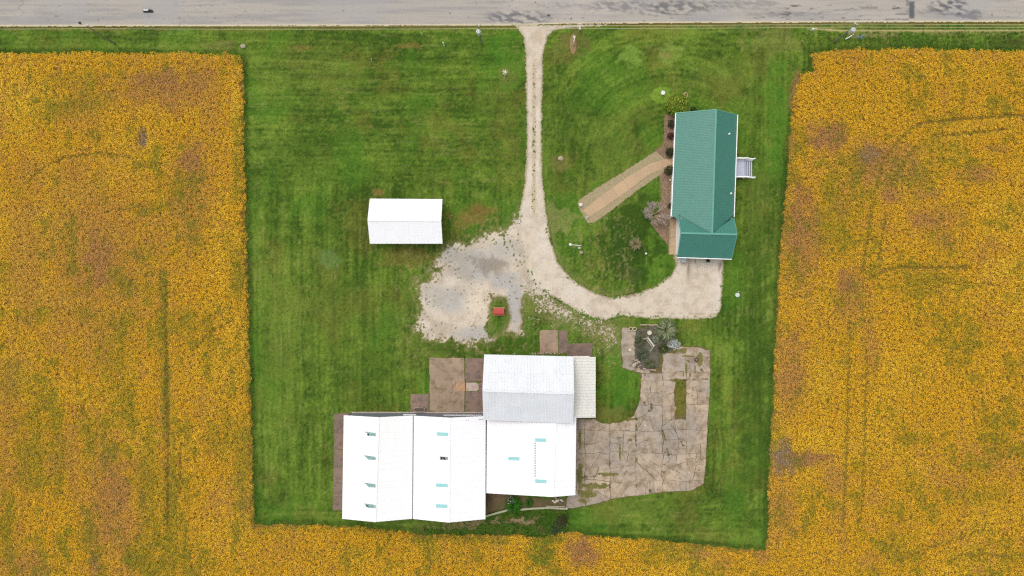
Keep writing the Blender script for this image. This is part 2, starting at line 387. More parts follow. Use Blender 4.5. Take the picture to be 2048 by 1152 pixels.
GREYS = [(945,530,60,40,1.),(900,510,30,26,.8),(1008,560,34,22,1.2),(1030,610,18,55,1.3),(900,600,50,30,.8),(960,668,60,18,.9),(1010,500,40,24,.7),(860,580,30,16,.5)]
def gravel_col(x, y):
    n = fbm(x, y, 12, 4, 71); f = fbm(x, y, 2.5, 3, 72); big = fbm(x, y, 60, 3, 73)
    c = np.zeros((len(x), 3)) + C(216,203,184)
    c = mixc(c, C(196,182,164), sstep(.42, .72, n) * .8); c = mixc(c, C(226,216,202), sstep(.45, .75, big) * .6)
    for bx, by, rx, ry, k in GREYS:  # bluish crusher run patches
        w = sstep(1.15, .5, np.hypot((x - bx) / rx, (y - by) / ry) + (n - .5) * .9) * k; c = mixc(c, C(184,181,176), np.clip(w, 0, 1))
    w = sstep(1.1, .3, np.hypot((x - 978) / 45, (y - 530) / 24) + (n - .5) * 1.4); c = mixc(c, C(142,132,118), w * .75)
    w = sstep(1.1, .4, np.hypot((x - 955) / 34, (y - 605) / 26) + (n - .5) * .8); c = mixc(c, C(226,212,190), w * .8)
    # oil and tyre marks in front of the garage, wheel lines on the drive
    w = sstep(.5, .75, fbm(x, y, 8, 3, 74, sy=.3)) * sstep(575, 530, y) * sstep(1360, 1372, x); c = mixc(c, C(150,136,116), w * .9)
    w = sstep(2.6, 1, np.abs(y - 626 - (x - 1300) * .02)) * sstep(.4, .6, n) * sstep(1230, 1260, x); c = mixc(c, C(170,152,128), w * .6)
    w = sstep(5, 2, np.abs(x - 1068)) * sstep(100, 140, y) * sstep(440, 420, y); c = mixc(c, C(196,178,148), w * .8)
    c = mixc(c, C(170,160,150), sstep(.62, .78, f) * .5)
    w = sstep(16, 9, np.hypot((x - 1077) / .8, y - 70)); c = mixc(c, C(196,176,150), w * .6)
    e = sdf(x, y, LANE); w = sstep(5, 0, np.abs(e)) * sstep(1100, 1110, x) * sstep(470, 500, y) * (y < 600); c = mixc(c, C(158,142,120), w * .7)
    m = gravel_field(x, y); pk = sstep(6, -4, sdf(x, y, LANE))
    c = mixc(c, C(138,128,84), sstep(5.5, .3, m + (f - .5) * 5) * (.35 + .4 * pk)); c = mixc(c, C(168,156,138), pk * sstep(.4, .75, fbm(x, y, 30, 4, 75)) * .5)
    return c * np.array([.925, .91, .88])
px = np.arange(814, 1462, 1.3); py = np.arange(46, 704, 1.3)
grid_sheet('gravel_drive', px, py, lambda x, y: (gravel_field(x, y) > 0) & (y > road_edge(x) - .5), .012, gravel_col, M_GRAVEL)
# loose white stones that stray into the grass beside the drive

# ------------------------------------------------------------------ concrete yards, walks and pads
def mat3(name, c1, c2, c3, s1=.35, s2=1.3, s3=9.0, rough=.9, objvar=.12, bump=.3, k2=.5, k3=.5):
    """three tones mixed by world position noise, plus a tone per object: weathered concrete, earth"""
    m = bpy.data.materials.new(name); m.use_nodes = True
    n, l = m.node_tree.nodes, m.node_tree.links
    b = n['Principled BSDF']; b.inputs['Roughness'].default_value = rough; b.inputs['Specular IOR Level'].default_value = .15
    geo = n.new('ShaderNodeNewGeometry')
    def noise(s, lo, hi, det=5):
        t = n.new('ShaderNodeTexNoise'); t.inputs['Scale'].default_value = s; t.inputs['Detail'].default_value = det
        t.inputs['Roughness'].default_value = .65
        l.new(geo.outputs['Position'], t.inputs['Vector'])
        r = n.new('ShaderNodeMapRange'); r.inputs[1].default_value = lo; r.inputs[2].default_value = hi; l.new(t.outputs['Fac'], r.inputs[0])
        return r.outputs[0]
    def mix(f, a, bcol):
        x = n.new('ShaderNodeMix'); x.data_type = 'RGBA'; l.new(f, x.inputs['Factor'])
        for sock, v in ((x.inputs[6], a), (x.inputs[7], bcol)):
            if hasattr(v, 'default_value') or isinstance(v, bpy.types.NodeSocket): l.new(v, sock)
            else: sock.default_value = (*[float(q) for q in v], 1)
        return x.outputs[2]
    a = mix(noise(s1, k2 - .12, k2 + .12), c1, c2)
    a = mix(noise(s2, k3 - .02, k3 + .2), a, c3)
    oi = n.new('ShaderNodeObjectInfo'); r = n.new('ShaderNodeMapRange'); r.inputs[3].default_value = 1 - objvar; r.inputs[4].default_value = 1 + objvar
    l.new(oi.outputs['Random'], r.inputs[0])
    f = noise(s3, .2, .8); r2 = n.new('ShaderNodeMapRange'); r2.inputs[3].default_value = .8; r2.inputs[4].default_value = 1.2; l.new(f, r2.inputs[0])
    mu = n.new('ShaderNodeMath'); mu.operation = 'MULTIPLY'; l.new(r.outputs[0], mu.inputs[0]); l.new(r2.outputs[0], mu.inputs[1])
    vm = n.new('ShaderNodeVectorMath'); vm.operation = 'SCALE'; l.new(a, vm.inputs[0]); l.new(mu.outputs[0], vm.inputs['Scale'])
    l.new(vm.outputs[0], b.inputs['Base Color'])
    bp = n.new('ShaderNodeBump'); bp.inputs['Strength'].default_value = bump; bp.inputs['Distance'].default_value = .02
    l.new(f, bp.inputs['Height']); l.new(bp.outputs[0], b.inputs['Normal'])
    return m
def halfplane(poly, p, nrm):
    out = []
    for i in range(len(poly)):
        a, b = poly[i], poly[(i + 1) % len(poly)]
        da = (a[0]-p[0])*nrm[0] + (a[1]-p[1])*nrm[1]; db = (b[0]-p[0])*nrm[0] + (b[1]-p[1])*nrm[1]
        if da <= 0: out.append(a)
        if (da < 0 < db) or (db < 0 < da):
            t = da / (da - db); out.append((a[0]+(b[0]-a[0])*t, a[1]+(b[1]-a[1])*t))
    return out
def area2(p): return abs(sum(a[0]*b[1]-b[0]*a[1] for a, b in zip(p, p[1:]+p[:1])))
def slabs(parent, outline, seeds, gap, m, zt=.055, warp=2.2, name='slab', skip=None, seg=7.0):
    for i, s in enumerate(seeds):
        poly = [tuple(q) for q in outline]
        for j, q in enumerate(seeds):
            if i == j: continue
            dx, dy = q[0]-s[0], q[1]-s[1]; L = math.hypot(dx, dy)
            if L > 130: continue
            gp = gap * (.35 + 1.3 * abs(math.sin((min(i, j)*37 + max(i, j)*91))))
            mx, my = (s[0]+q[0])/2 - dx/L*gp/2, (s[1]+q[1])/2 - dy/L*gp/2
            poly = halfplane(poly, (mx, my), (dx/L, dy/L))
            if len(poly) < 3: break
        if len(poly) < 3 or area2(poly) < 60: continue
        cx = sum(p[0] for p in poly)/len(poly); cy = sum(p[1] for p in poly)/len(poly)
        if skip is not None and skip(cx, cy): continue
        fine = []
        for a, b in zip(poly, poly[1:]+poly[:1]):
            k = max(1, int(math.hypot(b[0]-a[0], b[1]-a[1])/seg))
            fine += [(a[0]+(b[0]-a[0])*t/k, a[1]+(b[1]-a[1])*t/k) for t in range(k)]
        f = np.array(fine)
        wx = (fbm(f[:,0], f[:,1], 14, 2, 81)-.5)*2*warp + (fbm(f[:,0], f[:,1], 4, 2, 83)-.5)*warp
        wy = (fbm(f[:,0], f[:,1], 14, 2, 82)-.5)*2*warp + (fbm(f[:,0], f[:,1], 4, 2, 84)-.5)*warp
        w = [((x+a-1024)*S, (576-y-b)*S) for (x, y), a, b in zip(fine, wx, wy)]
        z = zt + random.uniform(-.012, .012)
        G().prism(w, -.03, z).build(name, m, parent)
def pad(name, label, cat, loc):
    return thing(name, label, cat, loc)
TAN = mat3('weathered_concrete', C(186,166,142), C(162,151,140), C(138,120,96), .16, .8, 5, objvar=.07, k3=.47)
TAN2 = mat3('mossy_concrete', C(176,152,128), C(158,138,118), C(128,112,86), .25, .9, 6, objvar=.08)
DARKC = mat3('damp_concrete', C(146,122,106), C(126,110,100), C(104,94,84), .3, 1.1, 7, objvar=.1)
PALEC = mat3('pale_patch_concrete', C(196,178,164), C(186,170,160), C(170,150,130), .4, 2, 9, objvar=.04)
ORANGE = mat3('rust_stained_concrete', C(196,156,118), C(186,150,118), C(160,128,98), .4, 2, 9, objvar=.04)
WALKC = mat3('tan_walk_concrete', C(192,164,130), C(184,158,126), C(172,146,114), .3, 1.5, 10, objvar=.05, k3=.6)
EARTH = mat3('weedy_crack_soil', C(108,92,62), C(96,96,50), C(86,72,50), .5, 2, 9)
BEDM = mat3('garden_bed_soil', C(104,98,84), C(84,86,66), C(74,62,50), .5, 2.2, 10)
MULCH = mat3('bark_and_stone_mulch', C(156,130,104), C(136,112,92), C(98,76,58), 1.2, 4, 14, bump=.8)
PEBBLE = mat3('pebble_border', C(170,152,122), C(160,146,112), C(136,126,84), 1.5, 5, 14, bump=.8)

def whiteish(x, y): return np.ones((len(x), 3))
yard = thing('concrete_yard', loc=P(1290, 860), label=None, cat=None, kind='structure')
inside = lambda poly: (lambda x, y: float(sdf(np.array([x]), np.array([y]), poly)[0]) > 0)
inbed, instrip = inside(BED), inside(GSTRIP)
def cut(poly, p, nrm, gap):
    a = halfplane(poly, (p[0]-nrm[0]*gap/2, p[1]-nrm[1]*gap/2), nrm)
    b = halfplane(poly, (p[0]+nrm[0]*gap/2, p[1]+nrm[1]*gap/2), (-nrm[0], -nrm[1]))
    return a, b
def one_slab(poly, m, parent, zt, warp=2.0):
    fine = []
    for a, b in zip(poly, poly[1:]+poly[:1]):
        k = max(1, int(math.hypot(b[0]-a[0], b[1]-a[1])/5)); fine += [(a[0]+(b[0]-a[0])*t/k, a[1]+(b[1]-a[1])*t/k) for t in range(k)]
    f = np.array(fine)
    wx = (fbm(f[:,0], f[:,1], 16, 2, 81)-.5)*2.6*warp + (fbm(f[:,0], f[:,1], 5, 2, 83)-.5)*1.5*warp
    wy = (fbm(f[:,0], f[:,1], 16, 2, 82)-.5)*2.6*warp + (fbm(f[:,0], f[:,1], 5, 2, 84)-.5)*1.5*warp
    G().prism([((x+a-1024)*S, (576-y-b)*S) for (x, y), a, b in zip(fine, wx, wy)], -.03, zt).build('slab', m, parent)
def shatter(poly, depth=0):
    A = area2(poly)/2; xs = [p[0] for p in poly]; ys = [p[1] for p in poly]; cx, cy = sum(xs)/len(xs), sum(ys)/len(ys)
    if len(poly) < 3 or A < 25: return
    lim = 150 + 900*vnoise(np.array([cx/60]), np.array([cy/60]), 77)[0]
    if A > lim and depth < 7 and A > 180:
        th = (math.pi/2 if (max(xs)-min(xs)) < (max(ys)-min(ys)) else 0) + random.gauss(0, .35)
        for q in cut(poly, (cx + random.uniform(-5, 5), cy + random.uniform(-5, 5)), (math.cos(th), math.sin(th)), random.choice((.25, .35, .5, .6, 1.0))): shatter(q, depth+1)
    elif not (inbed(cx, cy) or instrip(cx, cy)): one_slab(poly, TAN, yard, .055 + random.uniform(-.014, .014))
def grid_cut(poly, xs, ys):
    cols = [poly]
    for x in xs:
        nxt = []
        for c in cols: nxt += [q for q in cut(c, (x + random.uniform(-1, 1), 800), (1, random.uniform(-.01, .01)), random.choice((.3, .6, .9))) if len(q) > 2]
        cols = nxt
    for y in ys:
        nxt = []
        for c in cols: nxt += [q for q in cut(c, (1250, y + random.uniform(-2, 2)), (random.uniform(-.01, .01), 1), random.choice((.3, .5, .8))) if len(q) > 2]
        cols = nxt
    return cols
for q in grid_cut(YARD, (1170, 1219, 1272, 1325, 1372), (690, 745, 760, 812, 860, 906, 962)): shatter(q)
pxs = np.arange(1128, 1428, 2.0); pys = np.arange(648, 1024, 2.0)
o = grid_sheet('yard_soil', pxs, pys, lambda x, y: sdf(x, y, YARD) + (fbm(x, y, 8, 3, 85)-.5)*8 > -1.0, .016, whiteish, EARTH)
pxs = np.arange(1250, 1360, 1.5); pys = np.arange(645, 750, 1.5)
grid_sheet('garden_bed', pxs, pys, lambda x, y: sdf(x, y, BED) + (fbm(x, y, 8, 3, 86)-.5)*9 > 0, lambda x, y: .085 + .10*fbm(x, y, 10, 3, 87)*sstep(-2, 8, sdf(x, y, BED)), whiteish, BEDM)
pxs = np.arange(1346, 1378, 1.2); pys = np.arange(756, 834, 1.2)
grid_sheet('grass_strip', pxs, pys, lambda x, y: sdf(x, y, GSTRIP) + (fbm(x, y, 6, 3, 88)-.5)*6 > 0, lambda x, y: .08 + .03*fbm(x, y, 5, 2, 87), lambda x, y: mixc(np.zeros((len(x), 3)) + C(96,96,36), C(120,112,50), fbm(x, y, 6, 3, 89)), M_GRASS)
# patches of grass and moss that have crept over the southern slabs
def creep(x, y):
    n = fbm(x, y, 10, 4, 91) - .5; q = -1e9
    for bx, by, rx, ry in ((1160,945,6,22),(1188,972,26,6),(1172,988,18,8),(1165,1002,10,6),(1215,948,26,2.5),(1240,905,2.5,18),(1160,880,3,20),(1245,838,30,3),
                           (1398,720,6,14),(1362,702,10,5),(1385,712,16,2),(1372,738,2,14),(1390,738,1.6,10),(1366,748,1.6,7),(1380,750,1.6,7),(1352,760,10,3)):
        q = np.maximum(q, 1 - np.hypot((x-bx)/rx, (y-by)/ry) + n*2.2*min(1, rx/8) - .1)
    return q
pxs = np.arange(1148, 1416, 1.3); pys = np.arange(690, 1016, 1.3)
grid_sheet('creeping_grass', pxs, pys, lambda x, y: (creep(x, y) > 0) & (sdf(x, y, YARD) > -2), .074, lambda x, y: mixc(np.zeros((len(x), 3)) + C(92,98,48), C(140,126,80), fbm(x, y, 7, 3, 92)), M_GRASS)

def rect(x0, y0, x1, y1): return [(x0, y0), (x1, y0), (x1, y1), (x0, y1)]
def gridseeds(x0, y0, x1, y1, nx, ny, j=.15):
    return [(x0+(i+.5+random.uniform(-j, j))*(x1-x0)/nx, y0+(k+.5+random.uniform(-j, j))*(y1-y0)/ny) for i in range(nx) for k in range(ny)]
p = thing('concrete_pad', None, None, P(1107, 690), kind='structure')
slabs(p, [(1079,661),(1116,660),(1117,706),(1080,708)], [(1088,684),(1108,672),(1106,694)], .3, TAN2, warp=1.2)
slabs(p, [(1118,661),(1135,661),(1135,706),(1118,706)], [(1127,672),(1127,694)], .7, DARKC, warp=1.0)
slabs(p, [(1136,687.5),(1185,686.5),(1184,713),(1136,713)], [(1160,690)], .7, DARKC, warp=1.0)
p = thing('concrete_pad', None, None, P(905, 770), kind='structure')
slabs(p, [(859,715),(929,716),(929,823),(860,823)], [(885,745),(912,740),(884,790),(915,800)], .25, TAN2, warp=1.4)
slabs(p, [(931,716),(985,717),(985,760),(931,764)], [(950,738)], .6, DARKC, warp=1.0)
slabs(p, [(931,784),(985,780),(985,826),(931,823)], [(950,790)], .6, DARKC, warp=1.0)
slabs(p, [(932,765),(952,765),(957,768),(958,778),(954,782),(932,782)], [(945,772)], .5, PALEC, zt=.07, warp=.6)
slabs(p, [(958.5,764),(985,764),(985,783),(958.5,783)], [(970,772)], .5, DARKC, warp=.5)
slabs(p, [(914,764),(930,764),(930,782),(914,781),(911,773)], [(921,772)], .5, ORANGE, zt=.085, warp=.6)
slabs(p, [(821,789),(858,788),(858,827),(821,827)], [(832,806),(850,808)], .8, DARKC, warp=1.4)
p = thing('concrete_strip', None, None, P(690, 920), kind='structure')
slabs(p, [(669,827),(712,826),(712,1020),(666,1021)], [(690,850),(690,884),(689,915),(690,950),(690,980),(690,1008)], .8, DARKC, warp=1.6)

BARNBED = [(968,984),(1012,989),(1104,1000),(1150,996),(1150,1012),(1132,1013),(1098,1012),(1065,1013.5),(1038,1016),(1016,1016.5),(990,1023),(968,1030)]
pxs = np.arange(964, 1154, 1.4); pys = np.arange(980, 1034, 1.4)
grid_sheet('planting_bed', pxs, pys, lambda x, y: sdf(x, y, BARNBED) + (fbm(x, y, 6, 3, 97)-.5)*3 > 0, .03, whiteish, mat3('dark_bed_earth', C(112,96,72), C(98,92,58), C(134,104,80), .5, 1.6, 9))
# front walk with its pebble borders and the mulch bed along the house
WALK = [(1165,421),(1180,433),(1222,405),(1262,377),(1296,350),(1318,341),(1352,341),(1352,318),(1330,318),(1302,326),(1256,353),(1210,386)]
BORDER = [(1155,408),(1158,400),(1200,372),(1250,342),(1296,312),(1312,303),(1330,318),(1352,318),(1352,341),(1325,345),(1316,352),(1268,386),(1222,422),(1188,445),(1176,446),(1166,432)]
SIDEBED = [(1329,228),(1352,232),(1348,340),(1344,434),(1340,500),(1334,488),(1318,470),(1304,450),(1318,420),(1322,392),(1322,366),(1318,350),(1296,352),(1290,318),(1312,300),(1326,290),(1328,260)]
pxs = np.arange(1150, 1360, 1.3); pys = np.arange(224, 506, 1.3)
grid_sheet('mulch_bed', pxs, pys, lambda x, y: sdf(x, y, SIDEBED) + (fbm(x, y, 5, 3, 95)-.5)*3 > 0, .02, whiteish, MULCH)
grid_sheet('pebble_border', pxs, pys, lambda x, y: sdf(x, y, BORDER) + (fbm(x, y, 5, 3, 96)-.5)*3 > 0, .03, whiteish, PEBBLE)
p = thing('front_walk', None, None, P(1250, 375), kind='structure')
slabs(p, WALK, [(1174,425),(1196,410),(1219,394),(1242,378),(1265,362),(1288,347),(1312,334),(1338,330)], .25, WALKC, zt=.06, warp=.4, seg=12)
p = thing('garage_walk', None, None, P(1347, 470), kind='structure')
slabs(p, [(1340,436),(1356,434),(1356,509),(1337,509)], [(1347,446),(1347,465),(1347,485),(1346,502)], .25, WALKC, zt=.08, warp=.3, seg=14)
g = G(); g.prism([xy(x, y) for x, y in ((1341,436),(1342,436),(1338.6,509),(1337,509))], 0, .13)
g.build('edging', PEBBLE, p)

# ------------------------------------------------------------------ buildings
WHITE = mat('white_painted_metal', (.76, .76, .765), .45, .035, .9, spec=.4)
WHITE2 = mat('cream_white_metal', (.75, .748, .725), .45, .035, .9, spec=.4)
GREYM = mat('galvanised_sheet', (.60, .618, .63), .5, .06, .6, objvar=.022, metal=0, spec=.5)
CREAM = mat('cream_sheet', (.66, .645, .585), .5, .07, .5, spec=.4)
TEAL = mat('green_ribbed_metal', C(63,127,111), .4, .07, .9, spec=.5)
TEALC = mat('green_ridge_metal', C(92,158,140), .4, .05, .9, spec=.5)
TRIM = mat('white_trim', (.8, .8, .78), .5, .04, 2)
WGREY = mat('grey_steel_wall', C(128,134,142), .6, .1, 1.5)
RED = mat('barn_red_boards', C(150,60,66), .8, .15, 3)
SIDING = mat('white_vinyl_siding', (.84, .85, .85), .6, .03, 2)
SKYL = mat('teal_fibreglass', C(150,205,202), .35, .08, 3, spec=.5)
SKYG = mat('weathered_teal_fibreglass', C(130,166,160), .5, .2, 3, spec=.4)
BLACK = mat('dark_opening', (.012, .012, .012), .9, .2, 3)
DARK = mat('dark_grey_seam', (.16, .17, .18), .8, .3, 2)
WOOD = mat('weathered_timber', C(176,168,146), .85, .25, 4)
def lerp(a, b, t): return a + (b - a) * t
def slope(g, e0, e1, r1, r0, spacing=.23, hgt=.018, wid=.05, t0=None, t1=None, thick=.05, lift=0.0):
    """ribbed sheet from the eave e0-e1 up to the ridge r0-r1, ribs running up the slope"""
    n = (e1 - e0).cross(r0 - e0).normalized()
    if n.z < 0: n = -n
    L = (e1 - e0).length; k = max(1, round(L / spacing)); cols = [(0.0, 0.0)]
    for i in range(k):
        c = (i + .5) / k; w = wid / L
        cols += [(c - w, 0), (c - w*.45, hgt), (c + w*.45, hgt), (c + w, 0)]
    cols.append((1.0, 0.0)); b = len(g.v)
    for u, h in cols:
        ta = t0(u) if t0 else 0.0; tb = t1(u) if t1 else 1.0
        lo, hi = lerp(e0, e1, u), lerp(r0, r1, u)
        g.v += [lerp(lo, hi, ta) + n*(h+lift), lerp(lo, hi, max(tb, ta)) + n*(h+lift)]
    g.f += [[b+2*i, b+2*i+2, b+2*i+3, b+2*i+1] for i in range(len(cols)-1)]
    if thick and not t0:
        d = n * (lift - thick)
        q = [e0, e1, r1, r0]; g.add([v + n*(lift-.004) for v in q] + [v + d for v in q], [[3,2,1,0][::-1] and [4,5,6,7], [0,1,5,4], [1,2,6,5], [2,3,7,6], [3,0,4,7]])
    return n
def onplane(px, py, a, b, c, off=.02):
    n = (b - a).cross(c - a).normalized(); n = n if n.z > 0 else -n
    o = Vector((0, 0, H)); d = P(px, py) - o
    t = (a + n*off - o).dot(n) / d.dot(n); return o + d * t, n
def panel_on(g, pts, pl, off=.035, thick=.03):
    """thin sheet lying on a roof plane; pts in photo pixels"""
    vs = [onplane(x, y, *pl, off=off) for x, y in pts]; n = vs[0][1]; k = len(vs)
    top = [v[0] for v in vs]
    g.add(top + [v - n*thick for v in top], [list(range(k)), list(range(k, 2*k))[::-1]] + [[i, (i+1) % k, k+(i+1) % k, k+i] for i in range(k)])
    return g
def gable_wall(g, a, b, base, top_a, top_b, peak=None, t=.12):
    """upright wall from a to b (world xy); top heights at both ends; peak=(fraction,height)"""
    a, b = Vector((a[0], a[1], 0)), Vector((b[0], b[1], 0)); d = (b - a).normalized(); nn = Vector((-d.y, d.x, 0)) * t
    pts = [(0, base), (1, base), (1, top_b)] + ([peak] if peak else []) + [(0, top_a)]
    f = [lerp(a, b, u) + Vector((0, 0, h)) for u, h in pts]; k = len(f)
    g.add(f + [v + nn for v in f], [list(range(k)), list(range(k, 2*k))[::-1]] + [[i, (i+1) % k, k+(i+1) % k, k+i] for i in range(k)])

SMALLW = mat('dull_white_paint', (.60, .60, .56), .6, .08, 4)
# --- house
house = thing('house', 'long white house with a green ribbed metal roof and a cross gable garage end', 'house', P(1410, 370))
HE, HR = 2.6, 4.9
nw, sw, ne, se = P(1352.5,226,HE), P(1341.8,466,HE), P(1474,230,HE), P(1465.8,468,HE)
rn, rs = P(1432,219,HR), P(1424,467,HR)
roof = G()
uv = (432-226)/240
slope(roof, nw, sw, rs, rn, t0=lambda u: 0 if u < uv else (u-uv)/(1-uv)*.97)
slope(roof, ne, se, rs, rn, t0=lambda u: 0 if u < .84 else (u-.84)/.16*.97)
GE, GR = 2.7, 4.88
gsw, gse, gw, ge = P(1355,514,GE), P(1463,517.5,GE), P(1362,466,GR), P(1474,469,GR)
slope(roof, gsw, gse, ge, gw, thick=.05)
gnw = Vector((2*gw.x-gsw.x, 2*gw.y-gsw.y, GE)); gne = Vector((2*ge.x-gse.x, 2*ge.y-gse.y, GE))
slope(roof, gnw, gne, ge, gw, t0=lambda u: (.26+.72*u/.55) if u < .55 else (.98-.76*(u-.55)/.45))
ro = roof.build('roof', TEAL, house)
up = Vector((0, 0, .045)); beams('ridge_cap', TEALC, ro, (rn+up, rs+up, .26, .03), (gw+up, ge+up, .26, .03))
TEALD = mat('dark_green_valley', C(48,98,88), .5, .08, 1)
beams('valley_flashing', TEALD, ro, (P(1358,431,3.05)+up*.3, P(1422,466,4.88), .10, .02), (P(1467,432,2.75)+up*.3, P(1426,466,4.88), .10, .02))
for x, y in ((1458,268),(1461.5,387)):
    pl = (ne, se, rn); v, n = onplane(x, y, *pl, off=.0)
    G().cyl(v-n*.05, v+Vector((0,0,.35)), .09, .09, 10).cyl(v, v+n*.06, .16, .12, 10).build('vent', TRIM, ro)
v, n = onplane(1357, 429.5, nw, sw, rn, off=0); G().cyl(v, v+Vector((0,0,.3)), .08, .08, 8).build('vent', TEALC, ro)
for a, b in ((P(1351.3,226,HE-.02), P(1342.7,432,HE-.02)), (P(1475.3,230,HE-.02), P(1468.3,434,HE-.02)), (P(1354.5,515,GE-.04), P(1463.5,518.6,GE-.04))):
    g = G(); g.beam(a, b, .11, .10)
    g.build('gutter', TRIM, house)
beams('rake_trim', TEALC, house, *[(a-up, b-up, .10, .14) for a, b in ((gsw, gw), (gse, ge), (gw, lerp(gw, gnw, .72)), (ge, lerp(ge, gne, .72)), (nw, rn), (ne, rn))])
g = G()
wx = P(1351.4, 0).x; wy0, wy1 = P(0, 437).y, P(0, 510).y; wyr = gw.y
gable_wall(g, (wx, wy1), (wx+.05, wy0), 0, 2.75, 3.0, (( (wyr-wy1)/(wy0-wy1)), 4.72), t=-.12)
g.build('gable_wall', SIDING, house); g = G()
ex = gse.x + .1
gable_wall(g, (ex, P(0,512).y), (ex, P(0,440).y), 0, 2.75, 2.75, (.55, 4.7))
g.build('gable_wall', SIDING, house)
g = G(); i = .45
m0, m1, m2, m3 = (nw.x+i, nw.y-.3), (P(1343,432,HE).x+i, P(0,436).y), (P(1468,432,HE).x-i, P(0,436).y), (ne.x-i, ne.y-.3)
gable_wall(g, m1, m0, 0, 2.62, 2.62); gable_wall(g, m2, m3, 0, 2.62, 2.62, t=-.12); gable_wall(g, m0, m3, 0, 2.62, 2.62, (.57, 4.75))
gable_wall(g, (wx, wy1), (ex, wy1), 0, 2.7, 2.7); g.build('wall', SIDING, house)
# front step and door side
G().box((P(1346.5,330).x+.1, P(0,330).y, .11), (.75, 1.35, .22)).build('front_step', WALKC, house)

# --- back deck
DECKM = mat('blue_grey_deck_boards', C(188,190,206), .7, .06, 3, objvar=.04)
DECKR = mat('deck_frame_and_step_shade', C(50,56,70), .8, .2, 3)  # frame timber, darkened to paint the shade between the open steps
dk = thing('deck', 'small pale grey back deck with white rails and four steps down to the lawn', 'deck', P(1485, 337))
zd = .78; xa, xb = P(1468, 0, zd).x, P(1489.5, 0, zd).x; ya, yb = P(0, 319, zd).y, P(0, 354, zd).y
n = 11
for i in range(n):
    w = (xb-xa)/n; G().box((xa+w*(i+.5), (ya+yb)/2, zd), (w-.012, ya-yb, .035)).build('deck_board', DECKM, dk)
g = G(); g.box(((xa+xb)/2, (ya+yb)/2, zd-.14), (xb-xa-.02, ya-yb-.05, .2))
for x in (xa+.2, xb-.1):
    for y in (ya-.12, yb+.12): g.box((x, y, .29), (.1, .1, .6))
g.build('deck_frame', DECKR, dk)
tw = .33
for i in range(4):
    G().box((xb+tw*(i+.5)+.05, (ya+yb)/2-.02*i, zd-.155*(i+1)), (.185, ya-yb-.06, .035)).build('step', DECKM, dk)
G().beam((xb-.05, (ya+yb)/2, zd-.42), (xb+tw*3.9, (ya+yb)/2, -.1), ya-yb-.1, .05).build('step_shade_panel', DECKR, dk)  # dark panel added under the treads; its colour stands for shade in the gaps
for y in (ya-.04, yb+.04):
    g = G(); g.prism([(xb, y-.03), (xb+tw*4.2, y-.03), (xb+tw*4.2, y+.03), (xb, y+.03)], .0, .14); g.beam((xb, y, zd-.12), (xb+tw*4.2, y, .14), .05, .2); g.build('stringer', TRIM, dk)
for y, s in ((ya+.07, 1), (yb-.07, -1)):
    g = G(); hr = .9
    xe = xb+tw*4.1; g.beam((xa, y, zd+hr), (xb, y, zd+hr), .14, .05); g.beam((xb, y, zd+hr), (xe, y-.03, .14+hr), .14, .05)
    g.beam((xa, y, zd+.12), (xb, y, zd+.12), .05, .05); g.beam((xb, y, zd+.12), (xe, y-.03, .26), .05, .05)
    for k in range(9): x = xa+.12+k*(xb-xa-.1)/9; g.box((x, y, zd+.5), (.035, .035, .78))
    g.build('railing', TRIM, dk)
    for x, z0, z1 in ((xa+.5, 0, zd+hr+.12), (xb, 0, zd+hr+.12), (xe, 0, 1.18)):
        G().box((x, y+.02*s, (z0+z1)/2), (.12, .12, z1-z0)).box((x, y+.02*s, z1+.02), (.16, .16, .04)).build('post', TRIM, dk)

# --- carport
cp = thing('carport', 'open carport with a plain white gable roof on the left lawn', 'carport', P(812, 443))
CE, CR = 3.0, 4.4
a0, a1, b0, b1 = P(740,397.6,CE), P(884.3,398.6,CE), P(740,487,CE), P(884.6,487,CE); r0, r1 = P(735.3,440,CR), P(882,441,CR)
g = G(); slope(g, a0, a1, r1, r0, .9, .014, .07); slope(g, b0, b1, r1, r0, .9, .014, .07); ro = g.build('roof', WHITE, cp)
G().beam(r0+up*.7, r1+up*.7, .3, .025).build('ridge_cap', WHITE, ro)
beams('trim', TRIM, cp, *[(a-up*3, b-up*3, .06, .2) for a, b in ((a0, a1), (b0, b1), (a0, r0), (b0, r0), (a1, r1), (b1, r1))])
for t in (.03, .34, .66, .97):
    for e, f in ((a0, a1), (b0, b1)):
        q = lerp(e, f, t); s = .25 if e is b0 else -.25
        G().box((q.x, q.y+s, 1.43), (.15, .15, 2.86)).build('post', TRIM, cp)
for r, e, f, s in ((r0, a0, b0, .3), (r1, a1, b1, -.3)):
    g = G(); gable_wall(g, (f.x+s, f.y+.25), (e.x+s, e.y-.25), 2.6, 2.9, 2.9, (.5, 4.2), t=.04); g.build('gable_panel', TRIM, cp)

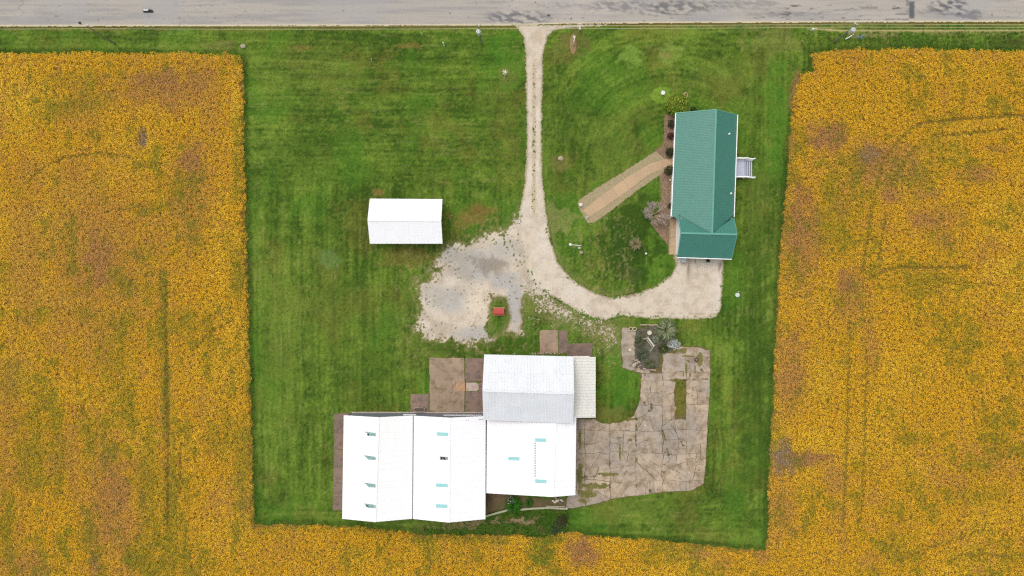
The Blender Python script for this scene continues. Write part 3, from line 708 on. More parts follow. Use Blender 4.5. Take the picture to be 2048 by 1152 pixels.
# --- twin gable white barn
b1_ = thing('barn', 'large white twin gable barn with eight teal skylight strips', 'barn', P(828, 930))
BE, BR = 3.5, 4.95
barn_planes = []
for k, (ea, eb, ra, rb, fa, fb, m) in enumerate((((687.5,831),(684.3,1037.3),(757,835),(750,1043.8),(825.6,831.6),(824,1037.3),WHITE2), ((827.8,832),(826.2,1037.5),(899,836),(897,1044.8),(971.4,832.5),(970.8,1038),WHITE))):
    e0, e1 = P(*ea, BE), P(*eb, BE); q0, q1 = P(*ra, BR), P(*rb, BR); f0, f1 = P(*fa, BE), P(*fb, BE)
    g = G(); slope(g, e0, e1, q1, q0, .9, .014, .07); slope(g, f0, f1, q1, q0, .9, .014, .07); ro = g.build('roof', m, b1_)
    G().beam(q0+up*.6, q1+up*.6, .3, .02).build('ridge_cap', m, ro)
    barn_planes.append(((e0, e1, q0), (f0, f1, q0), (e0, e1, q1)))
    g = G(); beams('rake_trim', TRIM, b1_, *[(a-up*1.8, b-up*1.8, .05, .14) for a, b in ((e0, q0), (f0, q0), (e1, q1), (f1, q1))])
g = G(); g.beam(P(826.8,831,BE-.02), P(825.1,1037.5,BE-.02), .20, .04); g.build('valley_gutter', DARK, b1_)
g = G()
yw, ys = P(0, 826).y, P(0, 1037, BE).y + .35; xw, xm, xe = P(703.5, 0).x, P(826, 0, BE).x, P(971, 0, BE).x - .25
gable_wall(g, (xm, yw), (xw, yw), 0, 3.45, 3.4, (.5, 4.75)); gable_wall(g, (xe, yw), (xm, yw), 0, 3.4, 3.45, (.5, 4.75))
gable_wall(g, (xw, ys), (xm, ys), 0, 3.4, 3.45, (.5, 4.75)); gable_wall(g, (xm, ys), (xe, ys), 0, 3.45, 3.4, (.5, 4.75))
gable_wall(g, (xw, yw), (xw, ys), 0, 3.4, 3.4); gable_wall(g, (xe, ys), (xe, yw), 0, 3.4, 3.4)
g.build('wall', WGREY, b1_)
g = G(); g.beam((xw, yw+.10, .06), (xe, yw+.10, .06), .16, .12); g.build('sill', PALEC, b1_)
beams('door_track', TRIM, b1_, ((P(811,0).x, yw+.12, 2.1), (P(836,0).x, yw+.12, 2.1), .12, .12), ((P(890,0).x, yw+.12, 2.4), (P(966,0).x, yw+.12, 2.4), .08, .10))
def skylight(parent, pts, pl, m, hole=None):
    o = panel_on(G(), pts, pl, .06, .05).build('skylight', m, parent)
    for h in hole or (): panel_on(G(), h, pl, .066, .004).build('broken_opening', BLACK, o)
WPL = barn_planes[0]; EPL = barn_planes[1]
def wsky(y, yt, m, hole=None):
    # sliver of the strip stays in the west, loose sheet slid over the rest
    pl = WPL[0] if y < 935 else WPL[2]
    skylight(b1_, [(727.5,y-2.2),(733,y-2),(751,y+.8),(751,y+7.2),(736+yt,y+6),(732+yt,y+1.5)], pl, m, hole)
def ssky(x0, y, pl, m=None, parent=None, w=22.5): skylight(parent or b1_, [(x0,y-3.6),(x0+w,y-2.6),(x0+w,y+4.2),(x0,y+3.2)], pl, m or SKYL)
wsky(865.5, 3, SKYG, [[(734.5,867.2),(738,867.6),(738,871.4),(734.5,871)]])
wsky(913, 0, SKYG)
wsky(968, 1, SKYG)
wsky(1009.5, 0, SKYG, [[(731.5,1010.5),(736,1011),(738,1014),(732,1013.2)]])
ssky(873.5, 868, EPL[0]); ssky(872.3, 970.5, EPL[2]); ssky(872, 1012, EPL[2])
skylight(b1_, [(879,913),(896,914),(896,920),(880,919.5)], EPL[0], mat('grey_skylight_frame', C(150,152,150), .7, .15, 4), [[(881.2,913.8),(885.3,914),(885,919.2),(882,919)], [(886.3,914),(889,914.2),(892,919.6),(886.6,919.4)]])
for x, y in ((931.5,840.3),(936.3,840.4)):
    panel_on(G(), [(x,y-.4),(x+2.2,y-.4),(x+2.2,y+.6),(x,y+.6)], EPL[1], .03, .02).build('roof_patch', DARK, b1_)
panel_on(G(), [(958,839),(966,838.3),(966,839.3),(958,840)], EPL[1], .03, .02).build('roof_patch', DARK, b1_)

# --- south east white barn
b2 = thing('barn', 'wide white barn with three teal skylight strips and a broken dashed seam', 'barn', P(1062, 915))
e0, e1, q0, q1, f0, f1 = P(973.8,832,3.3), P(972.6,986,3.3), P(1111,832,5.0), P(1105,993.6,5.0), P(1152.3,832,4.2), P(1150.4,990,4.2)
g = G(); slope(g, e0, e1, q1, q0, .9, .014, .07); slope(g, f0, f1, q1, q0, .9, .014, .07); ro = g.build('roof', WHITE, b2)
G().beam(q0+up*.6, q1+up*.6, .3, .02).build('ridge_cap', WHITE, ro)
beams('rake_trim', TRIM, b2, *[(a-up*1.8, b-up*1.8, .05, .14) for a, b in ((e1, q1), (f1, q1), (f0, f1))])
P2 = (e0, e1, q0)
ssky(1016.5, 917, P2, parent=b2); ssky(1070.3, 880, P2, parent=b2, w=22.3); ssky(1070.3, 962.3, (e0, e1, q1), parent=b2, w=22.3)
for i in range(14):
    y = 885 + i*5.0; panel_on(G(), [(1069.3,y),(1070.9,y),(1070.8,y+3.2),(1069.2,y+3.2)], P2, .06, .02).build('seam_gap', BLACK, b2)
g = G(); yb_ = e1.y+.3; xe2 = f1.x-.2
gable_wall(g, (e1.x+.25, yb_), (xe2, yb_), 0, 3.2, 4.1, (.74, 4.8)); gable_wall(g, (xe2, yb_), (xe2, f0.y), 0, 4.1, 4.1); g.build('wall', WGREY, b2)

# --- old grey barn with its lean-to
b3 = thing('barn', 'old barn with a pale grey corrugated gable roof of overlapping sheets', 'barn', P(1056, 775))
OE, OR = 5.2, 7.5
n0, n1, s0, s1 = P(969,709,OE), P(1146.5,713,OE), P(967,839.5,OE), P(1146,846.5,OE); r0, r1 = P(965.3,781,OR), P(1147.8,787,OR)
def sheets(e0, e1, r1, r0, rows, colsn):
    for j in range(rows):
        for i in range(colsn):
            u0, u1 = i/colsn, (i+1)/colsn; v0, v1 = max(0, j/rows-.012), (j+1)/rows
            q = lambda u, v: lerp(lerp(e0, e1, u), lerp(r0, r1, u), v)
            g = G(); slope(g, q(u0-.002*(i > 0), v0), q(u1, v0), q(u1, v1), q(u0-.002*(i > 0), v1), .45, .016, .08, thick=0, lift=.03 + .016*(rows-j)*0 + (.014 if j % 2 else 0) + random.uniform(0, .008) + (.005 if i % 2 else 0))
            g.build('roof_sheet', GREYM, b3)
sheets(n0, n1, r1, r0, 4, 14); sheets(s0, s1, r1, r0, 2, 14)
g = G(); g.add([v-up for v in (n0, n1, r1, r0)], [[0,1,2,3]]); g.add([v-up for v in (s0, s1, r1, r0)], [[0,1,2,3]]); g.build('roof_deck', WOOD, b3)
g = G(); pts = [lerp(r0, r1, t/9) + Vector((0, random.uniform(-.05, .05), .085)) for t in range(10)]
for a, b in zip(pts[:-1], pts[1:]): g.beam(a, b, .3, .03)
g.build('ridge_cap', GREYM, b3)
g = G(); off = .3
gable_wall(g, (n1.x-off, n1.y-.62), (n0.x+off, n0.y-.62), 0, 5.1, 5.1); gable_wall(g, (s0.x+off, s0.y+.2), (s1.x-off, s1.y+.2), 0, 5.1, 5.1)
gable_wall(g, (n0.x+off, n0.y-.62), (s0.x+off, s0.y+.2), 0, 5.1, 5.1, (.5, 7.2)); gable_wall(g, (s1.x-off, s1.y+.2), (n1.x-off, n1.y-.62), 0, 5.1, 5.1, (.5, 7.2))
g.build('wall', RED, b3)
beams('rake_trim', TRIM, b3, *[(a-up*1.6, b-up*1.6, .06, .16) for a, b in ((n0, r0), (s0, r0), (n1, r1), (s1, r1))])
G().cyl(P(1028.5,706.5,4.9), P(1028.5,706.5,5.7), .04, .04, 8).build('vent_pipe', TRIM, b3)
lt = thing('lean_to', 'cream ribbed lean-to shed with a red front against the east side of the grey barn', 'shed', P(1168, 775))
l0, l1, l2, l3 = P(1146,712.5,4.3), P(1146,836,4.3), P(1190.5,835,3.1), P(1190.5,714,3.1)
g = G(); slope(g, l3, l2, l1, l0, .42, .05, .09); g.build('roof', CREAM, lt)
g = G(); yn = P(0, 711.6).y; gable_wall(g, (l3.x-.25, yn), (l0.x+.05, yn), 0, 2.95, 3.9); gable_wall(g, (l2.x-.25, l2.y+.15), (l3.x-.25, yn), 0, 2.95, 2.95); gable_wall(g, (l1.x, l1.y+.15), (l2.x-.25, l2.y+.15), 0, 3.9, 2.95); g.build('wall', RED, lt)
G().beam((P(1146,0).x, yn+.10, 1.9), (P(1176,0).x, yn+.10, 1.9), .10, .12).build('door_track', TRIM, lt)
g = G(); g.beam(l3-up, l2-up, .08, .12); g.build('eave_trim', TRIM, lt)

# ------------------------------------------------------------------ leaf builder shared by crop, grass and shrubs
M_LEAF = mat('leaves', (1, 1, 1), .75, .10, 20, vcol=True, spec=.15)
_n, _l = M_LEAF.node_tree.nodes, M_LEAF.node_tree.links
_pb = _n['Principled BSDF']; _tr = _n.new('ShaderNodeBsdfTranslucent'); _mx = _n.new('ShaderNodeMixShader'); _mx.inputs[0].default_value = .32
_l.new(_pb.inputs['Base Color'].links[0].from_socket, _tr.inputs['Color'])
_l.new(_pb.outputs[0], _mx.inputs[1]); _l.new(_tr.outputs[0], _mx.inputs[2])
_l.new(_mx.outputs[0], next(q for q in _n if q.type == 'OUTPUT_MATERIAL').inputs['Surface'])
def leaf_arrays(c, L, W, az, pitch, roll, droop=.15):
    """diamond leaves: c (n,3) centres, L W sizes, az heading, pitch rise of the tip, roll about its own axis"""
    n = len(c); ca, sa, cp, sp = np.cos(az), np.sin(az), np.cos(pitch), np.sin(pitch)
    d = np.stack([ca*cp, sa*cp, sp], 1); s = np.stack([-sa, ca, np.zeros(n)], 1); u = np.cross(d, s)
    s2 = s*np.cos(roll)[:, None] + u*np.sin(roll)[:, None]
    v = np.empty((n, 4, 3), np.float32)
    v[:, 0] = c - d*(L/2)[:, None]; v[:, 2] = c + d*(L/2)[:, None]; v[:, 2, 2] -= droop*L
    v[:, 1] = c + s2*(W/2)[:, None]; v[:, 3] = c - s2*(W/2)[:, None]
    return v.reshape(-1, 3), np.arange(4*n, dtype=np.int32).reshape(n, 4)
def leaf_mesh(name, c, L, W, az, pitch, roll, col, m=None, parent=None, droop=.15):
    o0 = origin(parent) if parent is not None else Vector((0, 0, 0))
    v, f = leaf_arrays(c - np.array(o0), L, W, az, pitch, roll, droop)
    return link(name, raw_mesh(name, v, f, np.repeat(col, 4, 0)), m or M_LEAF, parent)

# ------------------------------------------------------------------ soybean crop
Y_GOLD, Y_LIGHT, Y_OCH, Y_GRN, Y_BRN, Y_GREY = C(220,173,38), C(235,199,58), C(202,149,48), C(108,126,36), C(178,127,88), C(148,128,114)
FB = [(1602,470,42,120,'b',.6),(1578,740,42,95,'b',.55),(1760,330,90,60,'b',.55),(1700,590,40,70,'b',.4),(1860,440,70,40,'b',.35),(330,180,110,52,'b',.5),(200,490,120,170,'b',.38),(230,1010,60,120,'b',.5),(385,400,50,110,'b',.35),(60,540,40,160,'b',.35),(1560,1010,34,90,'b',.4),
      (330,165,75,32,'b',.75),(400,165,50,30,'b',.6),(385,320,34,44,'b',.7),(205,520,36,80,'b',.7),(170,230,40,60,'b',.25),(290,280,9,20,'g',.9),(160,560,16,40,'b',.5),(240,985,40,80,'b',.6),
      (60,1125,60,34,'b',.45),(195,1120,12,30,'b',.7),(230,1060,20,30,'b',.5),(1650,275,42,34,'b',.8),(1745,322,52,30,'b',.75),(1735,308,24,16,'g',.5),(1775,390,24,22,'b',.7),(1595,440,18,90,'b',.75),(1580,290,10,40,'b',.5),
      (1690,570,22,40,'b',.7),(1720,480,30,18,'b',.0),(1845,440,40,22,'b',.6),(1950,350,50,20,'b',.5),(1980,300,30,10,'b',.4),(1590,915,70,20,'b',.9),(1562,912,24,34,'g',.9),(1585,750,22,30,'b',.6),(1560,700,14,60,'b',.4),
      (1570,800,10,40,'b',.4),(1560,1000,30,50,'b',.4),(1162,1103,36,34,'b',.85),(1400,1105,26,12,'b',.5),(1440,1120,30,20,'b',.3),(1850,390,30,14,'b',.5),(1880,480,30,20,'b',.35),(1740,700,20,60,'b',.35),
      (1730,1120,30,20,'b',.3),(1665,960,20,30,'b',.45),(1990,920,40,30,'b',.25),(560,1100,30,30,'b',.2),(1520,1110,16,14,'b',.5),
      (90,430,60,26,'l',.4),(40,200,70,70,'l',.6),(450,500,30,120,'l',.35),(2000,440,60,60,'l',.35),(2000,540,50,30,'l',.55),(1900,140,120,30,'l',.2),(1640,760,40,60,'l',.3),(420,240,30,80,'l',.0),(475,230,14,110,'l',.5),(100,600,60,50,'l',.2),
      (330,640,9,120,'v',.6),(338,800,10,130,'v',.65),(345,1000,18,110,'v',.6),(300,960,30,60,'v',.4),(280,1110,30,30,'v',.6),(478,560,14,50,'v',.55),(488,960,18,120,'v',.4),(440,880,30,40,'v',.3),(60,930,30,60,'v',.35),(120,900,20,60,'v',.3),
      (1095,1075,30,18,'v',.9),(1085,1110,34,30,'v',.9),(1108,1140,20,16,'v',.7),(1810,875,26,16,'v',.5),(1660,450,40,60,'v',.35),(1850,560,70,30,'v',.4),(1660,1010,16,20,'v',.4),(170,210,60,24,'v',.3),(130,160,50,20,'v',.2),(30,760,40,40,'v',.25),
      (850,1075,40,10,'v',.7),(940,1075,60,8,'v',.5),(1000,1080,30,8,'v',.4),(1300,1110,40,14,'v',.2),(230,700,40,60,'v',.2),(1960,990,60,20,'v',.25),(1900,240,60,8,'v',.2),(540,1060,30,10,'v',.3),(60,850,50,30,'v',.25)]
TRACKS = [([(1696,640),(1692,760),(1690,862),(1688,920),(1684,1000),(1680,1050)],2.2,.6),([(1728,700),(1724,870),(1722,950),(1718,1010),(1710,1060)],2.2,.55),([(1842,247),(1900,241),(1960,236),(2060,232)],2.6,.9),([(1735,420),(1748,370),(1765,320),(1790,285),(1815,262),(1842,247)],2.6,.6),([(1862,274),(1940,268),(2000,262)],2.4,.7),
          ([(1742,555),(1762,540),(1790,534),(1850,536),(1930,534)],3,.9),([(1800,335),(1812,312),(1826,298)],3,.6),([(1738,420),(1730,480),(1720,540)],2.6,.7),([(1768,430),(1758,480),(1752,520)],2.6,.7),
          ([(60,365),(95,335),(130,318),(200,308),(258,314),(296,336)],2.4,.5),([(338,560),(336,650),(340,780),(341,900),(340,1050)],2.8,.8),([(365,860),(366,980)],2,.5),([(160,700),(160,900)],1.5,.2),
          ([(1780,1122),(1840,1096),(1900,1075),(1960,1055)],2.4,.5),([(1890,1122),(1920,1105),(1960,1104),(2005,1108)],2.4,.7),([(390,700),(430,660),(470,640)],2.2,.5),([(170,815),(178,830)],5,.7),([(1800,565),(1900,565),(1990,570)],3,.3),
          ([(1650,640),(1660,700),(1655,820)],2,.25),([(1980,405),(1880,410)],2,.2),([(1700,235),(1720,236)],5,.2),([(1640,100),(1625,120),(1622,140)],5,.3)]
def soybeans(x0, x1, y0, y1, dens):
    n = int((x1-x0)*(y1-y0)*S*S*dens)
    st = math.sqrt(1/dens)/S; gx, gy = np.meshgrid(np.arange(x0, x1, st), np.arange(y0, y1, st)); n = gx.size
    x = gx.ravel() + rng.uniform(-.5, .5, n)*st*1.1; y = gy.ravel() + rng.uniform(-.5, .5, n)*st*1.1; mk = soil_mask(x, y); k = mk > 2.5
    x, y, mk = x[k], y[k], mk[k]; n = len(x)
    big = fbm(x, y, 130, 4, 101); med = fbm(x, y, 30, 4, 102); vs = fbm(x, y, 14, 3, 103, sy=.08); fine = fbm(x, y, 7, 2, 104)
    vs = np.where(x > 1400, .5 + (vs-.5)*.35, vs)
    t = (med-.5)*1.5 + (vs-.5)*1.1 + (fine-.5)*.8
    wb = sstep(.16, .55, t + .12*(x < 330)*(y > 300) + (big-.5)*.9)*.38; wg = sstep(.10, .55, -t + (fbm(x, y, 110, 3, 105)-.5)*1.2 + .16*(x < 520)*sstep(350, 750, y) + .08*(x > 1700)*sstep(500, 900, y))*.55; wl2 = sstep(.55, .75, fbm(x, y, 150, 3, 106))*.35
    wgy = np.zeros(n)
    for bx, by, rx, ry, kd, s in FB:
        q = np.where((np.abs(x-bx) < rx*1.8) & (np.abs(y-by) < ry*1.8))[0]
        if len(q) == 0: continue
        d = np.hypot((x[q]-bx)/rx, (y[q]-by)/ry) + (fbm(x[q], y[q], 16, 3, 107)-.5)*1.3
        w = np.minimum(1, sstep(1.35, .3, d)*s*1.2)
        tgt = {'b': wb, 'v': wg, 'l': wl2, 'g': wgy}[kd]; tgt[q] = np.maximum(tgt[q], w)
    wg = np.where((mk < 14) & (x < 900) & (y > 450), np.maximum(wg, sstep(16, 3, mk)*.55*sstep(.35, .6, med)), wg)
    tr = np.zeros(n)
    for pts, w, s in TRACKS:
        ax = np.array(pts); q = np.where((x > ax[:,0].min()-12) & (x < ax[:,0].max()+12) & (y > ax[:,1].min()-12) & (y < ax[:,1].max()+12))[0]
        if len(q) == 0: continue
        d = dline(x[q], y[q], pts) + (fbm(x[q], y[q], 8, 2, 108)-.5)*3
        tr[q] = np.maximum(tr[q], sstep(w+1.8, w-.6, d)*min(1, s*1.15))
    wg = np.maximum(wg, tr*.8)
    keep = rng.random(n) > tr*.72 + wgy*.35 + .03
    x, y, wb, wg, wl2, wgy, tr, mk = (a[keep] for a in (x, y, wb, wg, wl2, wgy, tr, mk)); n = len(x)
    r = rng.random(n); c = np.zeros((n, 3)) + Y_GOLD
    c = mixc(c, Y_LIGHT, np.clip(wl2 + (r > .8)*.4, 0, 1)); c = mixc(c, Y_OCH, (rng.random(n) < .25)*.55)
    c = mixc(c, Y_BRN, np.clip(wb*(.65+.7*rng.random(n)), 0, 1)); c = mixc(c, Y_GRN, np.clip(wg*(.4+1.2*rng.random(n)), 0, 1)); c = mixc(c, Y_GREY, wgy)
    hgt = (.78 + .09*(rng.random(n)-.5) - .12*wb)*(1-.4*tr)*(1-.3*wgy)
    keep = rng.random(n) < .35 + .65*sstep(2, 9, mk + (fbm(x, y, 9, 2, 109)-.5)*9)
    x, y, c, hgt, mk = x[keep], y[keep], c[keep], hgt[keep], mk[keep]; n = len(x)
    hgt = hgt*(.66+.34*sstep(2, 10, mk))
    K = 10; X = np.repeat(x, K); Y = np.repeat(y, K); hh = np.repeat(hgt, K); m = len(X)
    a = rng.uniform(0, 2*math.pi, m); rad = .22*np.sqrt(rng.random(m))+.02
    ctr = np.stack([(X-1024)*S + np.cos(a)*rad, (576-Y)*S + np.sin(a)*rad, hh*(1 - .34*rng.random(m)**1.8)], 1)
    col = np.repeat(c, K, 0)*(1.06+.64*rng.random(m))[:, None]
    g2 = rng.random(m) < .12; col[g2] = col[g2]*.4 + np.array(Y_GRN)*.6
    return ctr, rng.uniform(.11, .18, m), rng.uniform(.08, .13, m), a + rng.normal(0, .9, m), rng.normal(-.03, .26, m), rng.normal(0, .24, m), col
o = leaf_mesh('soybean_crop', *soybeans(-60, 2110, 88, 1216, 13.0))
tag(o, 'ripening yellow and brown soybean crop filling the field around the lawn', 'crop', kind='stuff')

# ------------------------------------------------------------------ grass blades, weeds
def blades(n, x0, x1, y0, y1, keep, size, hz, colk=1.0, colf=lawn_col):
    x = rng.uniform(x0, x1, n); y = rng.uniform(y0, y1, n); k = keep(x, y); x, y = x[k], y[k]; m = len(x)
    sz = size*rng.uniform(.6, 1.4, m)
    ctr = np.stack([(x-1024)*S, (576-y)*S, hz*rng.uniform(.5, 1.2, m)], 1)
    col = colf(x, y)*colk*rng.uniform(.72, 1.32, m)[:, None]
    return ctr, sz, sz*rng.uniform(.22, .45, m), rng.uniform(0, 2*math.pi, m), rng.uniform(.1, .9, m), rng.normal(0, .5, m), col
def on_lawn(x, y):
    return (soil_mask(x, y) < 1) & (y > road_edge(x) + 1.5) & (sdf(x, y, YARD) < 1) & (sdf(x, y, BORDER) < 0) & (sdf(x, y, SIDEBED) < 0) & \
        ~((x > 860) & (x < 985) & (y > 714) & (y < 830)) & ~((x > 1079) & (x < 1186) & (y > 661) & (y < 716) & ((x < 1136) | (y > 687))) & \
        (sdf(x, y, LANE) < 2) & ~((x > 822) & (x < 1052) & (y > 440) & (y < 704) & (gravel_field(x, y) > 0)) & \
        ~((x > 667) & (x < 1192) & (y > 826) & (y < 1012)) & (sdf(x, y, BARNBED) < 0) & ~((x > 820) & (x < 860) & (y > 789))
o = leaf_mesh('lawn_grass', *blades(230000, -50, 2100, 44, 1104, on_lawn, .17, .04))
tag(o, 'short mown green grass blades all over the lawn', 'grass', kind='stuff')
def near_crop(x, y):
    m = soil_mask(x, y); v = (m < 3) & (m > -5)
    v |= (x > 1600) & (y > 64) & (y < 102) & (m < 3)
    v |= (x > 842) & (x < 1136) & (y > 1040) & (m < 4)
    v |= (sdf(x, y, GSTRIP) > 2)
    return v & (y > road_edge(x) + 2)
def tall_col(x, y):
    c = mixc(np.zeros((len(x), 3)) + C(66,100,30), C(104,136,48), fbm(x, y, 12, 3, 111)); c = mixc(c, C(132,116,68), sstep(.52, .72, fbm(x, y, 20, 3, 112)) * .7)
    return c
o = leaf_mesh('tall_grass', *blades(130000, -60, 2110, 56, 1104, near_crop, .34, .22, 1.0, tall_col))
tag(o, 'longer rough green grass along the crop edge and in the roadside ditch', 'grass', kind='stuff')
WEED = [(975,1018),(1010,1018),(1060,1018),(1125,1018),(1136,1026),(1134,1062),(1100,1070),(1060,1066),(960,1068),(850,1068),(845,1058),(900,1062),(960,1052),(1030,1036),(1075,1042),(1080,1050),(1020,1046),(972,1046)]
o = leaf_mesh('weeds', *blades(60000, 840, 1140, 1012, 1072, lambda x, y: (sdf(x, y, WEED) + (fbm(x, y, 8, 3, 113)-.5)*10 > 0) & (sdf(x, y, BARNBED) < 0) & (fbm(x, y, 12, 3, 114) < .60), .32, .3, 1.0, tall_col))
tag(o, 'patchy green weeds on the slope behind the white barns', 'weeds', kind='stuff')
JOINTS = [[(1219,850),(1219,985)],[(1272,760),(1272,980)],[(1190,906),(1240,908)],[(1219,870),(1262,880)],[(1300,775),(1302,830)],[(1325,860),(1345,940)],[(1345,850),(1372,905)],[(1386,770),(1382,830)],[(1280,945),(1400,940)],[(1240,962),(1300,962)],[(1160,955),(1220,950)],[(1330,905),(1395,925)],[(1372,720),(1410,745)],[(1286,800),(1318,862)],[(1300,965),(1300,985)],[(1350,760),(1420,758)]]
def on_joint(x, y):
    d = np.min([dline(x, y, np.array(j, float)) for j in JOINTS], 0) + (fbm(x, y, 9, 3, 115) - .5) * 9
    return (d < 1.0) & (fbm(x, y, 22, 2, 116) > .46)
bl = list(blades(160000, 1150, 1424, 690, 1004, on_joint, .13, .03, .9, lambda x, y: mixc(np.zeros((len(x), 3)) + C(88,94,44), C(124,114,64), fbm(x, y, 8, 3, 117)))); bl[0][:, 2] += .07
o = leaf_mesh('joint_weeds', *bl); tag(o, 'thin weeds growing along the joints of the cracked concrete yard', 'weeds', kind='stuff')
# scattered pale stones beside the drive
def stones(name, label, n, x0, x1, y0, y1, keep, r, m, z=0.02, cat='stones'):
    g = G(); k = 0
    while k < n:
        x, y = random.uniform(x0, x1), random.uniform(y0, y1)
        if not keep(x, y): continue
        s = random.uniform(*r); g.blob((P(x, y).x, P(x, y).y, z), (s, s*random.uniform(.6, 1), s*.5), 5, 3, .2); k += 1
    return tag(g.build(name, m), label, cat, kind='stuff')
STONE = mat('pale_limestone', C(206,198,170), .9, .15, 4)
specks = lambda x, y: float(sdf(np.array([x]), np.array([y]), [(1080,600),(1150,640),(1200,650),(1245,655),(1240,720),(1220,740),(1205,735),(1190,700),(1100,690),(1060,670),(1045,620)])[0]) > 0 and vnoise(np.array([x/9]), np.array([y/9]), 5)[0] > .5
stones('scattered_gravel', 'pale loose stones strewn in the grass beside the gravel drive', 170, 1040, 1250, 590, 745, specks, (.03, .085), STONE)

# ------------------------------------------------------------------ shrubs and plants
BARK = mat('grey_bark', C(120,104,88), .9, .2, 8)
def shrub(name, label, cat, px, py, r, h, cols, n, leaf=(.10, .2), group=None, stems=5, flat=.9, sh=.5, pitch=.6):
    b = P(px, py); t = thing(name, label, cat, (b.x, b.y, 0), group)
    g = G()
    for i in range(stems):
        a = i*2*math.pi/stems + .4; k = r*.55
        g.cyl((b.x+.05*math.cos(a), b.y+.05*math.sin(a), 0), (b.x+k*math.cos(a), b.y+k*math.sin(a), h*.7), .035, .012, 5)
    g.build('stems', BARK, t)
    u = rng.normal(size=(n, 3)); u /= np.linalg.norm(u, axis=1)[:, None]
    rad = (sh + (1-sh)*rng.random(n)**.6)
    lump = 1 + .32*(fbm(u[:,0]*3+px, u[:,1]*3+py, 1.0, 2, 121)-.5)*2
    c = np.stack([b.x + u[:,0]*rad*r*lump, b.y + u[:,1]*rad*r*lump, np.maximum(.06, h*.52 + u[:,2]*rad*h*.48*flat*lump)], 1)
    ci = rng.integers(0, len(cols), n); col = np.array(cols)[ci]*rng.uniform(.75, 1.25, n)[:, None]
    leaf_mesh('foliage', c, rng.uniform(*leaf, n), rng.uniform(*leaf, n)*.55, np.arctan2(u[:,1], u[:,0])+rng.normal(0, .8, n), rng.normal(.1, pitch, n), rng.normal(0, .5, n), col, parent=t)
    return t
def tuft(name, label, cat, px, py, r, h, cols, n, w=.05, group=None, parent_name='blades'):
    """clump of arching strap leaves, each a three segment strip"""
    b = P(px, py); t = thing(name, label, cat, (b.x, b.y, 0), group)
    V, F, K = [], [], []
    for i in range(n):
        a = random.uniform(0, 2*math.pi); L = r*random.uniform(.55, 1.1); hh = h*random.uniform(.7, 1.1); r0 = random.uniform(0, .12)
        d, s = np.array([math.cos(a), math.sin(a), 0]), np.array([-math.sin(a), math.cos(a), 0]); c = np.array(random.choice(cols))*random.uniform(.7, 1.3); q = len(V)
        for f, z, ww in ((0, 0, .7), (.35, .8, 1), (.75, 1.0, .8), (1.0, random.uniform(.45, .8), .15)):
            p = d*(r0+L*f) + np.array([0, 0, hh*z]); V += [p - s*w*ww/2, p + s*w*ww/2]; K += [c, c]
        for k in range(3): F.append([q+2*k, q+2*k+1, q+2*k+3, q+2*k+2])
    link(parent_name, raw_mesh(parent_name, np.array(V), np.array(F, np.int32), np.array(K)), M_LEAF, t)
    return t
LG = [C(120,158,44), C(156,176,62), C(86,120,32), C(176,180,80)]; DG = [C(40,60,28), C(30,48,24), C(52,70,34)]; EG = [C(44,66,26), C(60,80,30), C(34,54,24)]
shrub('shrub', 'big yellow green leafy shrub at the corner of the green roofed house', 'shrub', 1351, 214, 1.65, 2.4, LG, 6500, (.13, .28), stems=7, sh=.55, pitch=.5)
shrub('shrub', 'dark rounded evergreen shrub nearest the big yellow green shrub by the house wall', 'shrub', 1342, 250, .62, 1.1, DG, 1400, (.05, .1), sh=.7)
shrub('shrub', 'dull purple red barberry shrub against the west wall of the house', 'shrub', 1340, 273, .6, .9, [C(86,52,58), C(106,68,70), C(70,44,48)], 1100, (.05, .11))
shrub('shrub', 'dark green conical evergreen on the upper side of the front step', 'shrub', 1338, 306, .75, 1.5, EG, 1800, (.05, .12), sh=.6)
shrub('shrub', 'dark green conical evergreen on the lower side of the front step', 'shrub', 1336, 342, .78, 1.5, EG, 1800, (.05, .12), sh=.6)
shrub('shrub', 'low dark clipped shrub under the far gable end of the house', 'shrub', 1386, 221, .55, .7, DG, 900, (.05, .1))
shrub('shrub', 'low dark shrub squeezed against the house under the roof edge near the bare bush', 'shrub', 1341, 412, .5, .8, DG, 800, (.05, .1))
shrub('shrub', 'small light green weed shrub beside the deck against the east wall', 'shrub', 1478, 308, .32, .5, LG, 350, (.06, .12), stems=3)
# bare lilac: many forking twigs
def bare_bush(px, py, r, h):
    b = P(px, py); t = thing('bare_bush', 'large bare grey brown bush with pale spreading stems beside the house', 'bush', (b.x, b.y, 0))
    g, g2 = G(), G()
    for i in range(34):
        a = random.uniform(0, 2*math.pi); k = r*random.uniform(.5, 1.0); z = h*random.uniform(.6, 1.0)
        p0 = Vector((b.x+.2*math.cos(a), b.y+.2*math.sin(a), 0)); p1 = Vector((b.x+k*.5*math.cos(a+random.uniform(-.2, .2)), b.y+k*.5*math.sin(a), z*.65)); p2 = Vector((b.x+k*math.cos(a), b.y+k*math.sin(a), z))
        g.cyl(p0, p1, .032, .022, 5, False).cyl(p1, p2, .022, .01, 5, False)
        for j in range(26):
            f = random.uniform(.35, 1); q = lerp(p1, p2, f); e = q + Vector((random.uniform(-.4, .4), random.uniform(-.4, .4), random.uniform(-.02, .35)))
            g2.cyl(q, e, .012, .005, 3, False)
            for _ in range(3):
                m_ = lerp(q, e, random.uniform(.4, 1)); g2.cyl(m_, m_ + Vector((random.uniform(-.2, .2), random.uniform(-.2, .2), random.uniform(0, .2))), .008, .004, 3, False)
    g.build('stems', mat('pale_bare_stems', C(226,208,178), .9, .15, 5), t); g2.build('twigs', mat('grey_twigs', C(188,170,158), .9, .2, 5), t)
bare_bush(1307, 431, 2.15, 2.3)
